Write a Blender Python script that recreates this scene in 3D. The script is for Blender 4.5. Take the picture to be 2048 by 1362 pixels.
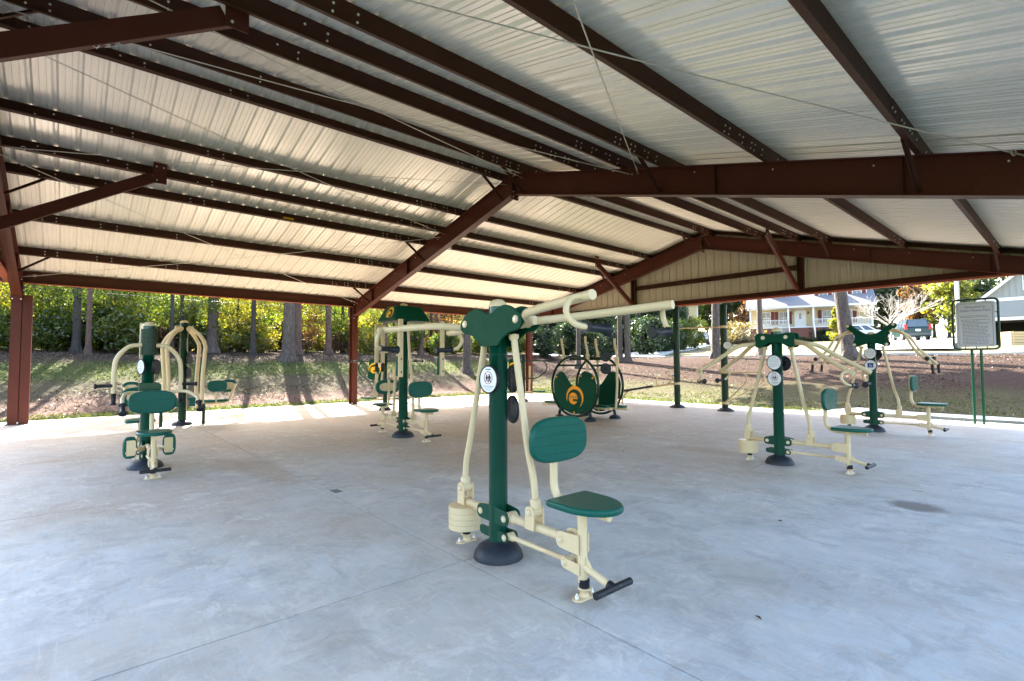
import bpy, bmesh, math, random
from mathutils import Vector, Matrix
import numpy as np
R = math.radians
SC = bpy.context.scene
COL = SC.collection
for _o in list(bpy.data.objects): bpy.data.objects.remove(_o)

# ------------------------------------------------------------------ camera
cd = bpy.data.cameras.new('camera'); cam = bpy.data.objects.new('camera', cd); COL.objects.link(cam)
cd.sensor_width = 36.0; cd.sensor_fit = 'HORIZONTAL'; cd.lens = 17.653; cd.clip_start = .05; cd.clip_end = 2000
_yaw, _pit, _rol = R(48.70), R(2.414), R(-.176)
_f0 = Vector((-math.sin(_yaw), math.cos(_yaw), 0)); _r0 = Vector((math.cos(_yaw), math.sin(_yaw), 0)); _u0 = Vector((0, 0, 1))
_f = _f0*math.cos(_pit)+_u0*math.sin(_pit); _u = _u0*math.cos(_pit)-_f0*math.sin(_pit)
_r = _r0*math.cos(_rol)+_u*math.sin(_rol); _u = _u*math.cos(_rol)-_r0*math.sin(_rol)
_m = Matrix((( _r.x, _u.x, -_f.x, 0), (_r.y, _u.y, -_f.y, 0), (_r.z, _u.z, -_f.z, 1.6), (0, 0, 0, 1)))
cam.matrix_world = _m
SC.camera = cam

# ------------------------------------------------------------------ sky, sun, exposure
SUN_FROM = Vector((-1.10, .30, 1.0)).normalized()
sun_el = math.asin(SUN_FROM.z); sun_az = math.atan2(SUN_FROM.x, SUN_FROM.y)   # clockwise from +Y
W = bpy.data.worlds.new('World'); SC.world = W; W.use_nodes = True
nt = W.node_tree; nt.nodes.clear()
sky = nt.nodes.new('ShaderNodeTexSky'); sky.sky_type = 'NISHITA'; sky.sun_disc = False
sky.sun_elevation = sun_el; sky.sun_rotation = sun_az; sky.altitude = 100; sky.air_density = 1.0; sky.dust_density = 3.0; sky.ozone_density = .3
bg = nt.nodes.new('ShaderNodeBackground'); bg.inputs['Strength'].default_value = .11
wo = nt.nodes.new('ShaderNodeOutputWorld')
nt.links.new(sky.outputs[0], bg.inputs[0]); nt.links.new(bg.outputs[0], wo.inputs[0])
sl = bpy.data.lights.new('sun', 'SUN'); sl.energy = 4.6; sl.angle = R(.53); sl.color = (1, .94, .84)
sun = bpy.data.objects.new('sun', sl); COL.objects.link(sun)
sun.rotation_euler = SUN_FROM.to_track_quat('Z', 'Y').to_euler(); sun.location = (-60, 20, 60)
SC.view_settings.view_transform = 'Standard'; SC.view_settings.look = 'None'
SC.view_settings.exposure = 3.45; SC.view_settings.gamma = 1.0; SC.view_settings.use_curve_mapping = False
SC.cycles.max_bounces = 7; SC.cycles.diffuse_bounces = 5; SC.cycles.glossy_bounces = 3; SC.cycles.transmission_bounces = 4
SC.cycles.transparent_max_bounces = 6; SC.cycles.use_denoising = True; SC.cycles.caustics_reflective = False; SC.cycles.caustics_refractive = False
SC.cycles.sample_clamp_indirect = 6.0

# ------------------------------------------------------------------ helpers
def fillet(pts, rad, seg=5):
    pts = [Vector(p) for p in pts]; out = [pts[0]]
    for i in range(1, len(pts)-1):
        a, b, c = pts[i-1], pts[i], pts[i+1]
        u = (a-b); v = (c-b); d = min(rad, u.length*.48, v.length*.48)
        p, q = b+u.normalized()*d, b+v.normalized()*d
        for k in range(seg+1):
            t = k/seg; out.append(p*(1-t)**2+b*2*t*(1-t)+q*t*t)
    out.append(pts[-1]); return out

class MB:
    def __init__(s): s.v = []; s.f = []; s.sm = []
    def add(s, vs, fs, smooth=False):
        o = len(s.v); s.v += [tuple(v) for v in vs]
        for f in fs: s.f.append([i+o for i in f]); s.sm.append(smooth)
        return s
    def box(s, lo, hi, m=None):
        x0, y0, z0 = lo; x1, y1, z1 = hi
        vs = [(x0,y0,z0),(x1,y0,z0),(x1,y1,z0),(x0,y1,z0),(x0,y0,z1),(x1,y0,z1),(x1,y1,z1),(x0,y1,z1)]
        if m is not None: vs = [m @ Vector(v) for v in vs]
        return s.add(vs, [(0,3,2,1),(4,5,6,7),(0,1,5,4),(1,2,6,5),(2,3,7,6),(3,0,4,7)])
    def cbox(s, c, size, m=None):
        h = [q/2 for q in size]
        M4 = Matrix.Translation(c) @ (m.to_4x4() if m is not None else Matrix.Identity(4))
        return s.box([-h[0],-h[1],-h[2]], h, M4)
    def tube(s, pts, r, n=12, cap=True):
        pts = [Vector(p) for p in pts]; k = len(pts)
        rr = r if isinstance(r, (list, tuple)) else [r]*k
        t = (pts[1]-pts[0]).normalized()
        a = t.cross(Vector((0,0,1)) if abs(t.z) < .9 else Vector((1,0,0))).normalized()
        vs = []
        for i, p in enumerate(pts):
            if i == 0: d = pts[1]-pts[0]
            elif i == k-1: d = pts[-1]-pts[-2]
            else: d = (pts[i+1]-pts[i]).normalized()+(pts[i]-pts[i-1]).normalized()
            d.normalize(); a = (a-d*a.dot(d)); a.normalize(); b = d.cross(a)
            for j in range(n):
                w = 2*math.pi*j/n; vs.append(p+(a*math.cos(w)+b*math.sin(w))*rr[i])
        fs = [(i*n+j, i*n+(j+1)%n, (i+1)*n+(j+1)%n, (i+1)*n+j) for i in range(k-1) for j in range(n)]
        s.add(vs, fs, True)
        if cap:
            s.add(vs[:n], [tuple(reversed(range(n)))]); s.add(vs[-n:], [tuple(range(n))])
        return s
    def cyl(s, a, b, r, n=16): return s.tube([a, b], r, n)
    def lathe(s, prof, c=(0,0,0), n=24, m=None, smooth=True):
        vs = []
        for (r, z) in prof:
            for j in range(n):
                w = 2*math.pi*j/n; p = Vector((r*math.cos(w), r*math.sin(w), z))
                if m is not None: p = m @ p
                vs.append(p+Vector(c))
        k = len(prof)
        s.add(vs, [(i*n+j, i*n+(j+1)%n, (i+1)*n+(j+1)%n, (i+1)*n+j) for i in range(k-1) for j in range(n)], smooth)
        s.add(vs[-n:], [tuple(range(n))]); s.add(vs[:n], [tuple(reversed(range(n)))])
        return s
    def prism(s, poly, a, b, m=None):
        """poly: 2-D points (u,v) ccw; extruded along w from a to b; m maps (u,v,w) to space"""
        n = len(poly)
        mm = m if m is not None else Matrix.Identity(4)
        lo = [mm @ Vector((p[0], p[1], a)) for p in poly]; hi = [mm @ Vector((p[0], p[1], b)) for p in poly]
        return s.add(lo+hi, [tuple(reversed(range(n))), tuple(range(n, 2*n))]+[(i, (i+1)%n, n+(i+1)%n, n+i) for i in range(n)])
    def mesh(s, name):
        me = bpy.data.meshes.new(name); me.from_pydata(s.v, [], s.f)
        me.polygons.foreach_set('use_smooth', s.sm); me.update(); return me
XZ = Matrix(((1,0,0,0),(0,0,-1,0),(0,1,0,0),(0,0,0,1)))     # (u,v,w) -> (u,-w,v)
YZ = Matrix(((0,0,1,0),(1,0,0,0),(0,1,0,0),(0,0,0,1)))      # (u,v,w) -> (w,u,v)

def fix_normals(me):
    bm = bmesh.new(); bm.from_mesh(me); bmesh.ops.recalc_face_normals(bm, faces=bm.faces); bm.to_mesh(me); bm.free()
def obj(name, mb, mat, parent=None, loc=None, rot=None, bevel=0, seg=2, fix=True):
    me = mb.mesh(name) if isinstance(mb, MB) else mb
    if fix and isinstance(mb, MB): fix_normals(me)
    o = bpy.data.objects.new(name, me); COL.objects.link(o)
    if mat is not None and not me.materials: me.materials.append(mat)
    if parent is not None: o.parent = parent
    if loc is not None: o.location = loc
    if rot is not None: o.rotation_euler = rot
    if bevel:
        b = o.modifiers.new('bevel', 'BEVEL'); b.width = bevel; b.segments = seg; b.limit_method = 'ANGLE'; b.angle_limit = R(40)
    return o
def tag(o, label, cat, group=None):
    o['label'] = label; o['category'] = cat
    if group: o['group'] = group
    return o
def thing(name, label, cat, loc=(0,0,0), rz=0, group=None):
    o = bpy.data.objects.new(name, None); COL.objects.link(o); o.location = loc; o.rotation_euler = (0,0,rz)
    o.empty_display_size = .2
    return tag(o, label, cat, group)
def struct(o): o['kind'] = 'structure'; return o
def stuff(o, label=None, cat=None):
    o['kind'] = 'stuff'
    if label: tag(o, label, cat)
    return o
def copy_tree(o, parent=None):
    c = o.copy(); COL.objects.link(c); c.parent = parent
    for ch in list(o.children): copy_tree(ch, c)
    return c

# ------------------------------------------------------------------ materials
MATS = {}
def nodes(name):
    m = bpy.data.materials.new(name); m.use_nodes = True; t = m.node_tree
    b = t.nodes['Principled BSDF']; return m, t, b
def N(t, typ, **kw):
    n = t.nodes.new(typ)
    for k, v in kw.items():
        if k in n.inputs: n.inputs[k].default_value = v
        else: setattr(n, k, v)
    return n
def ramp(t, fac, stops):
    r = t.nodes.new('ShaderNodeValToRGB'); e = r.color_ramp.elements
    while len(e) < len(stops): e.new(.5)
    for i, (p, c) in enumerate(stops): e[i].position = p; e[i].color = (c[0], c[1], c[2], 1) if len(c) == 3 else c
    t.links.new(fac, r.inputs[0]); return r.outputs[0]
def mixc(t, fac, a, b, mode='MIX'):
    m = t.nodes.new('ShaderNodeMix'); m.data_type = 'RGBA'; m.blend_type = mode
    for sock, val in ((m.inputs[0], fac), (m.inputs[6], a), (m.inputs[7], b)):
        if hasattr(val, 'is_output'): t.links.new(val, sock)
        else: sock.default_value = val if isinstance(val, (int, float)) else (val[0], val[1], val[2], 1)
    return m.outputs[2]
def mth(t, op, a, b=0.0, c=None, clamp=False):
    m = t.nodes.new('ShaderNodeMath'); m.operation = op; m.use_clamp = clamp
    for i, v in enumerate((a, b) if c is None else (a, b, c)):
        if hasattr(v, 'is_output'): t.links.new(v, m.inputs[i])
        else: m.inputs[i].default_value = v
    return m.outputs[0]
def noise(t, vec, scale, detail=4, rough=.6, dist=0):
    n = N(t, 'ShaderNodeTexNoise'); n.inputs['Scale'].default_value = scale; n.inputs['Detail'].default_value = detail
    n.inputs['Roughness'].default_value = rough; n.inputs['Distortion'].default_value = dist
    if vec is not None: t.links.new(vec, n.inputs['Vector'])
    return n.outputs['Fac']
def bump(t, b, h, strength=.2, dist=.01):
    n = N(t, 'ShaderNodeBump'); n.inputs['Strength'].default_value = strength; n.inputs['Distance'].default_value = dist
    t.links.new(h, n.inputs['Height']); t.links.new(n.outputs[0], b.inputs['Normal'])
def N_off(t, vec, o):
    n = N(t, 'ShaderNodeVectorMath', operation='ADD'); n.inputs[1].default_value = o; t.links.new(vec, n.inputs[0]); return n.outputs[0]
def stretch(t, vec, s):
    n = N(t, 'ShaderNodeMapping'); n.inputs['Scale'].default_value = s; t.links.new(vec, n.inputs['Vector']); return n.outputs[0]
def paint(name, col, rough=.4, metal=0.0, var=.12, scale=6.0, wear=None, wamt=.5, bmp=0.0, rvar=.1, coat=0.0, spec=.3):
    if name in MATS: return MATS[name]
    m, t, b = nodes(name); tc = N(t, 'ShaderNodeTexCoord'); v = tc.outputs['Object']
    n1 = noise(t, v, scale); n2 = noise(t, v, scale*9, 3)
    c = mixc(t, n1, [q*(1-var) for q in col], [min(1, q*(1+var)) for q in col])
    if wear:
        w = ramp(t, noise(t, v, scale*2.3, 6, .75), [(.60, (0,0,0)), (.72, (1,1,1))])
        c = mixc(t, mth(t, 'MULTIPLY', w, wamt), c, wear)
    t.links.new(c, b.inputs['Base Color'])
    t.links.new(mth(t, 'ADD', mth(t, 'MULTIPLY', n2, rvar*2), rough-rvar), b.inputs['Roughness'])
    b.inputs['Metallic'].default_value = metal; b.inputs['Coat Weight'].default_value = coat; b.inputs['Specular IOR Level'].default_value = spec
    if bmp: bump(t, b, n2, bmp, .004)
    MATS[name] = m; return m

CREAM = paint('cream powder coat', (.66,.515,.30), .32, var=.05, wear=(.44,.34,.22), wamt=.5, scale=4)
GREEN = paint('green gloss paint', (.002,.050,.027), .2, var=.15, rvar=.04, spec=.4)
GPLAS = paint('green plastic plate', (.003,.056,.028), .5, spec=.08, var=.22, wear=(.02,.07,.045), wamt=.35, scale=9, bmp=.05)
PAD = paint('teal moulded pad', (.005,.085,.060), .36, spec=.2, var=.12, scale=14, bmp=.08)
DGREEN = paint('dark green gloss paint', (.003,.028,.014), .28, var=.15, spec=.25)
RUBBER = paint('black rubber grip', (.012,.013,.017), .42, var=.2)
DOME = paint('rubber boot', (.016,.020,.028), .5, var=.35, scale=9, bmp=.15, wear=(.05,.06,.075), wamt=.35)
STEEL = paint('bolt steel', (.72,.70,.66), .35, .35, var=.1)
FOOTB = paint('worn black bar', (.014,.015,.018), .45, var=.2, scale=7, wear=(.42,.38,.32), wamt=.55)
RED = paint('red oxide steel', (.078,.021,.0135), .45, spec=.15, var=.2, scale=1.3, wear=(.13,.045,.028), wamt=.35, bmp=.05)
BROWN = paint('brown primed purlin', (.060,.023,.014), .5, spec=.12, var=.22, scale=1.1, wear=(.07,.034,.022), wamt=.35)
GALV = paint('galvanised cable', (.55,.53,.48), .4, .6, var=.1)
WHITE = paint('white print ground', (.80,.81,.82), .35, var=.03)
INK = paint('dark print', (.05,.055,.07), .6, var=.02)
INKB = paint('blue print', (.02,.06,.22), .6, var=.02)
INKR = paint('red print', (.55,.06,.05), .6, var=.02)
ORANGE = paint('orange logo print', (.90,.33,.005), .45, var=.05)
YELLOW = paint('yellow logo print', (.85,.46,.005), .45, var=.05)

def roof_mat(name, col, rough, metal=0.0):
    m, t, b = nodes(name); g = N(t, 'ShaderNodeNewGeometry'); p = g.outputs['Position']
    n1 = noise(t, stretch(t, p, (.35, 3, .35)), 1.6, 5, .6); n2 = noise(t, p, 22, 4, .7)
    c = mixc(t, n1, [q*.93 for q in col], [q*1.04 for q in col])
    c = mixc(t, mth(t, 'MULTIPLY', ramp(t, n2, [(.55,(0,0,0)),(.75,(1,1,1))]), .18), c, (.42,.37,.28))
    t.links.new(c, b.inputs['Base Color']); b.inputs['Roughness'].default_value = rough
    b.inputs['Specular IOR Level'].default_value = .6; b.inputs['Metallic'].default_value = metal
    return m
ROOFM = roof_mat('roof panel underside', (.90,.86,.785), .26, .16)
WALLM = roof_mat('gable wall panel', (.46,.41,.33), .5)
TRIM_BOUNCE = paint('red trim with bounce light', (.30,.085,.052), .5, spec=.15, var=.1)  # lighter than the red steel: bounce from the sunlit ground put into the colour

# ------------------------------------------------------------------ ground
def interp(x, tab):
    if x <= tab[0][0]: return tab[0][1]
    for (a, za), (b, zb) in zip(tab, tab[1:]):
        if x <= b:
            t = (x-a)/(b-a); return za+(zb-za)*t
    return tab[-1][1]
TX = [(-.5,-.10),(0,-.07),(1.5,.0),(3,.22),(5,.75),(7.5,1.45),(9.5,1.95),(12,2.15),(20,2.5),(40,3.4),(100,6),(300,12)]
TY = [(-.5,-.10),(0,-.07),(2.8,-.05),(4.4,.16),(7,.85),(10,1.55),(12.3,1.83),(14,1.88),(19.5,1.92),(27,2.5),(38,3.35),(46,3.7),(55,4.15),(80,5),(300,12)]
def ground_z(x, y):
    a = interp(-19.35-x, TX); b = interp(y-17.75, TY)
    if b > 1.9: q = max(0, min(1, (x+12)/8)); b = 1.9+(b-1.9)*(1-.45*q*q*(3-2*q))
    k = .35; h = max(0, min(1, .5+.5*(a-b)/k)); z = b*(1-h)+a*h+k*h*(1-h)*.5
    if a < -.05 and b < -.05: z = -.10
    s = .06 if z > .05 else 0
    return z+s*(math.sin(x*.9+y*.35)*math.sin(y*.7-x*.2))

def ground_material():
    m, t, b = nodes('lawn, pine straw and red clay')
    g = N(t, 'ShaderNodeNewGeometry'); p = g.outputs['Position']
    sp = N(t, 'ShaderNodeSeparateXYZ'); t.links.new(p, sp.inputs[0])
    dl = mth(t, 'SUBTRACT', -19.35, sp.outputs[0]); dr = mth(t, 'SUBTRACT', sp.outputs[1], 17.75)
    nb = noise(t, p, .55, 5, .65); nm = noise(t, p, 2.3, 5, .7); nf = noise(t, p, 14, 5, .75); nv = noise(t, p, 45, 3, .7)
    wob = mth(t, 'MULTIPLY', mth(t, 'SUBTRACT', nb, .5), 3.2)
    grass = ramp(t, mth(t, 'ADD', mth(t, 'MULTIPLY', nf, .6), mth(t, 'MULTIPLY', nm, .4)), [(.30, (.020,.036,.008)), (.5, (.056,.074,.015)), (.68, (.125,.115,.038))])
    straw = ramp(t, mth(t, 'ADD', mth(t, 'MULTIPLY', nf, .7), mth(t, 'MULTIPLY', nv, .3)), [(.32, (.024,.015,.011)), (.5, (.058,.039,.028)), (.66, (.125,.095,.07))])
    clay = ramp(t, nf, [(.3, (.055,.030,.023)), (.55, (.11,.070,.054)), (.70, (.17,.072,.045)), (.8, (.20,.14,.11))])
    brown = ramp(t, nf, [(.3, (.036,.027,.018)), (.55, (.074,.058,.038)), (.75, (.125,.10,.068))])
    # left side: grass strip, clay and litter, thin grass, green, straw
    def band(d, stops):
        dw = mth(t, 'ADD', d, wob); mm = mth(t, 'DIVIDE', dw, 14.0, clamp=True); return ramp(t, mm, [(q/14.0, (v, v, v)) for q, v in stops])
    cl = mixc(t, band(dl, [(.9,0),(1.5,1),(3.4,1),(4.2,0)]), grass, clay)
    cl = mixc(t, band(dl, [(2.8,0),(3.6,.9),(5.2,.85),(6.4,.15)]), cl, brown)
    cl = mixc(t, band(dl, [(7.6,0),(8.8,1)]), cl, straw)
    cr = mixc(t, band(dr, [(1.6,0),(3.2,.75),(4.4,.75),(5.0,.55)]), grass, brown)
    mulch = mixc(t, 1.0, straw, (.68,.58,.56), 'MULTIPLY')
    cr = mixc(t, band(dr, [(4.6,0),(6.6,1),(12.6,1),(13.5,1)]), cr, mulch)
    far = mixc(t, mth(t, 'GREATER_THAN', dr, 19.2), cr, mixc(t, nb, (.115,.11,.06), (.17,.15,.09)))
    side = mth(t, 'GREATER_THAN', mth(t, 'SUBTRACT', dr, dl), mth(t, 'MULTIPLY', mth(t, 'SUBTRACT', nb, .5), 4.0))
    c = mixc(t, side, cl, far)
    c = mixc(t, mth(t, 'MULTIPLY', ramp(t, nv, [(.62,(0,0,0)),(.70,(1,1,1))]), .4), c, (.30,.24,.18))
    t.links.new(c, b.inputs['Base Color']); b.inputs['Roughness'].default_value = .95; b.inputs['Specular IOR Level'].default_value = .1
    bump(t, b, mth(t, 'ADD', nf, mth(t, 'MULTIPLY', nm, 1.5)), .9, .08)
    return m
GROUNDM = ground_material()
def build_ground():
    xs = sorted(set([-400,-250,-160,-110,-80,-65,-55]+[-48+1.0*i for i in range(0, 29)]+[-19.36,-19.0,-12,-5,1,1.6]+[3+2*i for i in range(0,14)]+[40,60,100,180,300,450]))
    ys = sorted(set([-400,-200,-100,-60,-40,-25]+[-15+2*i for i in range(0,16)]+[17.0,17.76]+[18.5+.9*i for i in range(0,32)]+[48+2*i for i in range(0,18)]+[90,110,150,220,350,500]))
    vs = [(x, y, ground_z(x, y)) for y in ys for x in xs]; n = len(xs)
    fs = [(j*n+i, j*n+i+1, (j+1)*n+i+1, (j+1)*n+i) for j in range(len(ys)-1) for i in range(n-1)]
    mb = MB(); mb.add(vs, fs, True)
    struct(obj('ground', mb, GROUNDM))
build_ground()

# ------------------------------------------------------------------ concrete slab
def concrete(name, stains_and_shade):
    m, t, b = nodes(name); g = N(t, 'ShaderNodeNewGeometry'); p = g.outputs['Position']
    n0 = noise(t, p, .33, 4, .55); n1 = noise(t, stretch(t, p, (1, 1.5, 1)), 1.1, 8, .70, .5); n2 = noise(t, p, 3.6, 13, .80, .6); n3 = noise(t, p, 60, 4, .8)
    n4 = noise(t, stretch(t, p, (3.0, 30, 1)), 1.0, 7, .72, .5); n5 = noise(t, stretch(t, p, (26, 2.6, 1)), 1.0, 7, .72, .5)
    n6 = noise(t, N_off(t, p, (13.7, 4.2, 0)), 2.1, 12, .76, .8); n7 = noise(t, N_off(t, p, (-7.1, 22.3, 0)), 7.5, 9, .8, .4); zn = ramp(t, noise(t, N_off(t, p, (40, 9, 0)), .75, 4, .6), [(.38, (.15,.15,.15)), (.60, (1,1,1))])
    c = ramp(t, n1, [(.32, (.41,.415,.40)), (.5, (.50,.508,.492)), (.68, (.58,.59,.58))])
    c = mixc(t, mth(t, 'MULTIPLY', ramp(t, n6, [(.40, (1,1,1)), (.50, (0,0,0))]), .6), c, (.34,.335,.325))
    tan = ramp(t, mth(t, 'ADD', mth(t, 'MULTIPLY', n0, .55), mth(t, 'MULTIPLY', n2, .45)), [(.46, (0,0,0)), (.60, (1,1,1))])
    c = mixc(t, mth(t, 'MULTIPLY', tan, .5 if stains_and_shade else .25), c, (.47,.375,.275))
    if stains_and_shade:
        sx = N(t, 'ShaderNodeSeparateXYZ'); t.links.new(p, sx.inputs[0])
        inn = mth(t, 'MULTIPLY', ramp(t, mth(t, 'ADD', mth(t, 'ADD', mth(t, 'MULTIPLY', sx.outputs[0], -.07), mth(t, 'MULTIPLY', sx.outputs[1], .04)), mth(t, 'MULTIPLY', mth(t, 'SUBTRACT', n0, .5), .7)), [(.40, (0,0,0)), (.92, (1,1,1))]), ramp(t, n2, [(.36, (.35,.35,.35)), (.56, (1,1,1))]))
        c = mixc(t, mth(t, 'MULTIPLY', inn, .9), c, (.37,.26,.165))  # tan deepens inward from the sky-lit edges: warm light put into the slab colour
    c = mixc(t, mth(t, 'MULTIPLY', ramp(t, n7, [(.55, (0,0,0)), (.62, (1,1,1))]), .42), c, (.50,.405,.30))
    c = mixc(t, mth(t, 'MULTIPLY', mth(t, 'MULTIPLY', ramp(t, n2, [(.50, (0,0,0)), (.60, (1,1,1))]), zn), .62), c, (.70,.68,.64))
    c = mixc(t, mth(t, 'MULTIPLY', mth(t, 'ADD', ramp(t, n4, [(.55, (0,0,0)), (.66, (1,1,1))]), ramp(t, n5, [(.56, (0,0,0)), (.68, (1,1,1))])), .26), c, (.68,.66,.62))
    c = mixc(t, mth(t, 'MULTIPLY', mth(t, 'ADD', ramp(t, n4, [(.30, (1,1,1)), (.43, (0,0,0))]), ramp(t, n5, [(.28, (1,1,1)), (.42, (0,0,0))])), .20), c, (.28,.255,.23))
    dk = ramp(t, mth(t, 'ADD', mth(t, 'MULTIPLY', n7, .5), mth(t, 'MULTIPLY', n3, .5)), [(.36, (1,1,1)), (.43, (0,0,0))])
    c = mixc(t, mth(t, 'MULTIPLY', dk, .5), c, (.22,.20,.18))
    for (sx, sy, ax, ay, amt, col) in stains_and_shade:
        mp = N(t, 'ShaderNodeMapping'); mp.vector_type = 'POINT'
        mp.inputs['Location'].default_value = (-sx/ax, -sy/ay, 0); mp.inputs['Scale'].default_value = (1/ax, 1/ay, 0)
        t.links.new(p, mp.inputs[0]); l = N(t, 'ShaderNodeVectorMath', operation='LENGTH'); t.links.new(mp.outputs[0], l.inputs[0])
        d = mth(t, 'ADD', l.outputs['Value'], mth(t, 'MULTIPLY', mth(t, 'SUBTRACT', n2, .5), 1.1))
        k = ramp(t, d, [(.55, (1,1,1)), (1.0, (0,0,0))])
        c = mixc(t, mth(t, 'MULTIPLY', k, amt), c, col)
    t.links.new(c, b.inputs['Base Color'])
    t.links.new(mth(t, 'ADD', mth(t, 'MULTIPLY', n2, .3), .46), b.inputs['Roughness']); b.inputs['Specular IOR Level'].default_value = .2
    bump(t, b, mth(t, 'ADD', n3, mth(t, 'MULTIPLY', n2, .6)), .12, .004)
    return m
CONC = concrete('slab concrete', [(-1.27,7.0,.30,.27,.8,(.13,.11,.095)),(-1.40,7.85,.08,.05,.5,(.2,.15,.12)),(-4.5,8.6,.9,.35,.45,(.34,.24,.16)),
    (-8.2,2.2,1.5,.35,.4,(.36,.25,.17)),(-8.9,1.9,.9,.3,.4,(.33,.23,.16)),(-5.9,4.9,2.2,.9,.3,(.38,.28,.19)),(-9.0,7.0,2.5,1.2,.35,(.37,.26,.165)),(-9.3,11.5,3,1.6,.35,(.42,.29,.19)),
    (-3.0,1.2,.3,.25,.25,(.3,.26,.22)),(-1.6,3.9,.5,.35,.25,(.32,.28,.24)),(-12.5,5.5,2.6,2.2,.35,(.42,.30,.2))]+[(q[0],q[1],q[2],q[2]*.85,.42,(.25,.20,.16)) for q in ((-3.24,2.69,.36),(-2.30,2.67,.22),(-3.70,2.67,.24),(-3.19,8.36,.40),(-2.25,8.34,.24),(-9.53,.9,.42),(-8.58,.9,.26),(-9.7,5.4,.42),(-3.2,13.75,.4))])  # rings round machine bases: contact shade painted in along with floor dirt
WALKM = concrete('path concrete', [])
SX0, SX1, SY0, SY1 = -19.35, 1.3, -3.2, 17.75
def build_slab():
    s = bpy.data.objects.new('floor_slab', None); COL.objects.link(s); struct(s)
    xj = [SX0, -15.0, -11.15, -7.30, -3.35, .50, SX1]; yj = [SY0, -1.41, 2.42, 6.25, 10.07, 13.9, SY1]
    g = .008
    for i in range(len(xj)-1):
        for j in range(len(yj)-1):
            x0, x1, y0, y1 = xj[i]+g*(i > 0), xj[i+1]-g*(i < len(xj)-2), yj[j]+g*(j > 0), yj[j+1]-g*(j < len(yj)-2)
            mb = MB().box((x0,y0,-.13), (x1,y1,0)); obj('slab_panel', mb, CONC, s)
    obj('joint_bed', MB().box((SX0+.02,SY0+.02,-.15), (SX1-.02,SY1-.02,-.045)), paint('joint grit', (.05,.045,.04), .9, var=.3, scale=30), s)
build_slab()
def build_walk():
    mb = MB()
    P = [(-5.9,17.76),(-3.2,17.76),(-3.05,18.85),(14,18.6),(14,19.85),(-3.7,19.9),(-4.6,20.4),(-5.2,20.4)]
    mb.prism(P, -.16, -.012); struct(obj('path', mb, WALKM))
build_walk()
# ------------------------------------------------------------------ pavilion
RX, SL, ZT = -9.15, .256, 6.23          # ridge, slope, top of rafters at the ridge
FR = [-1.10, 8.15, 17.40]               # the three frames
PH = .225                               # purlin height
ANG = math.atan(SL)
def zt(x): return ZT-SL*abs(x-RX)
def slope_m(x, y, side):                # local u = down the slope, v = along the building, w = up from the rafter's top
    c, s = math.cos(ANG), math.sin(ANG)
    return Matrix(((side*c, 0, side*s, x), (0, 1, 0, y), (-s, 0, c, zt(x)), (0, 0, 0, 1)))
PAV = thing('pavilion', 'open steel pavilion with cream ribbed roof and red-brown rafters, columns and purlins', 'pavilion', (RX, FR[1], 0))
PAV_OFF = Vector((RX, FR[1], 0))
def part(name, mb, mat, parent=None, bevel=0):
    """a part of the pavilion, given in world space"""
    p = parent or PAV
    o = obj(name, mb, mat, p, bevel=bevel)
    if p is PAV: o.location = -PAV_OFF
    return o

def i_beam(mb, top, bot, y, fw=.20, tf=.014, tw=.010):
    """web in the x-z plane between two polylines (same x's); flanges along both"""
    poly = [(p[0], p[1]) for p in bot]+[(p[0], p[1]) for p in reversed(top)]
    mb.prism(poly, -y-tw/2, -y+tw/2, XZ)
    for line, s in ((top, -1), (bot, 1)):
        for a, b in zip(line, line[1:]):
            q = [(a[0], a[1]), (b[0], b[1]), (b[0], b[1]+s*tf), (a[0], a[1]+s*tf)]
            mb.prism(q, -y-fw/2, -y+fw/2, XZ)
    return mb
def bolts(mb, pts, axis, r=.014, h=.014, n=6):
    axis = Vector(axis).normalized()
    for p in pts: mb.tube([p, Vector(p)+axis*h], r, n)

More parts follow.
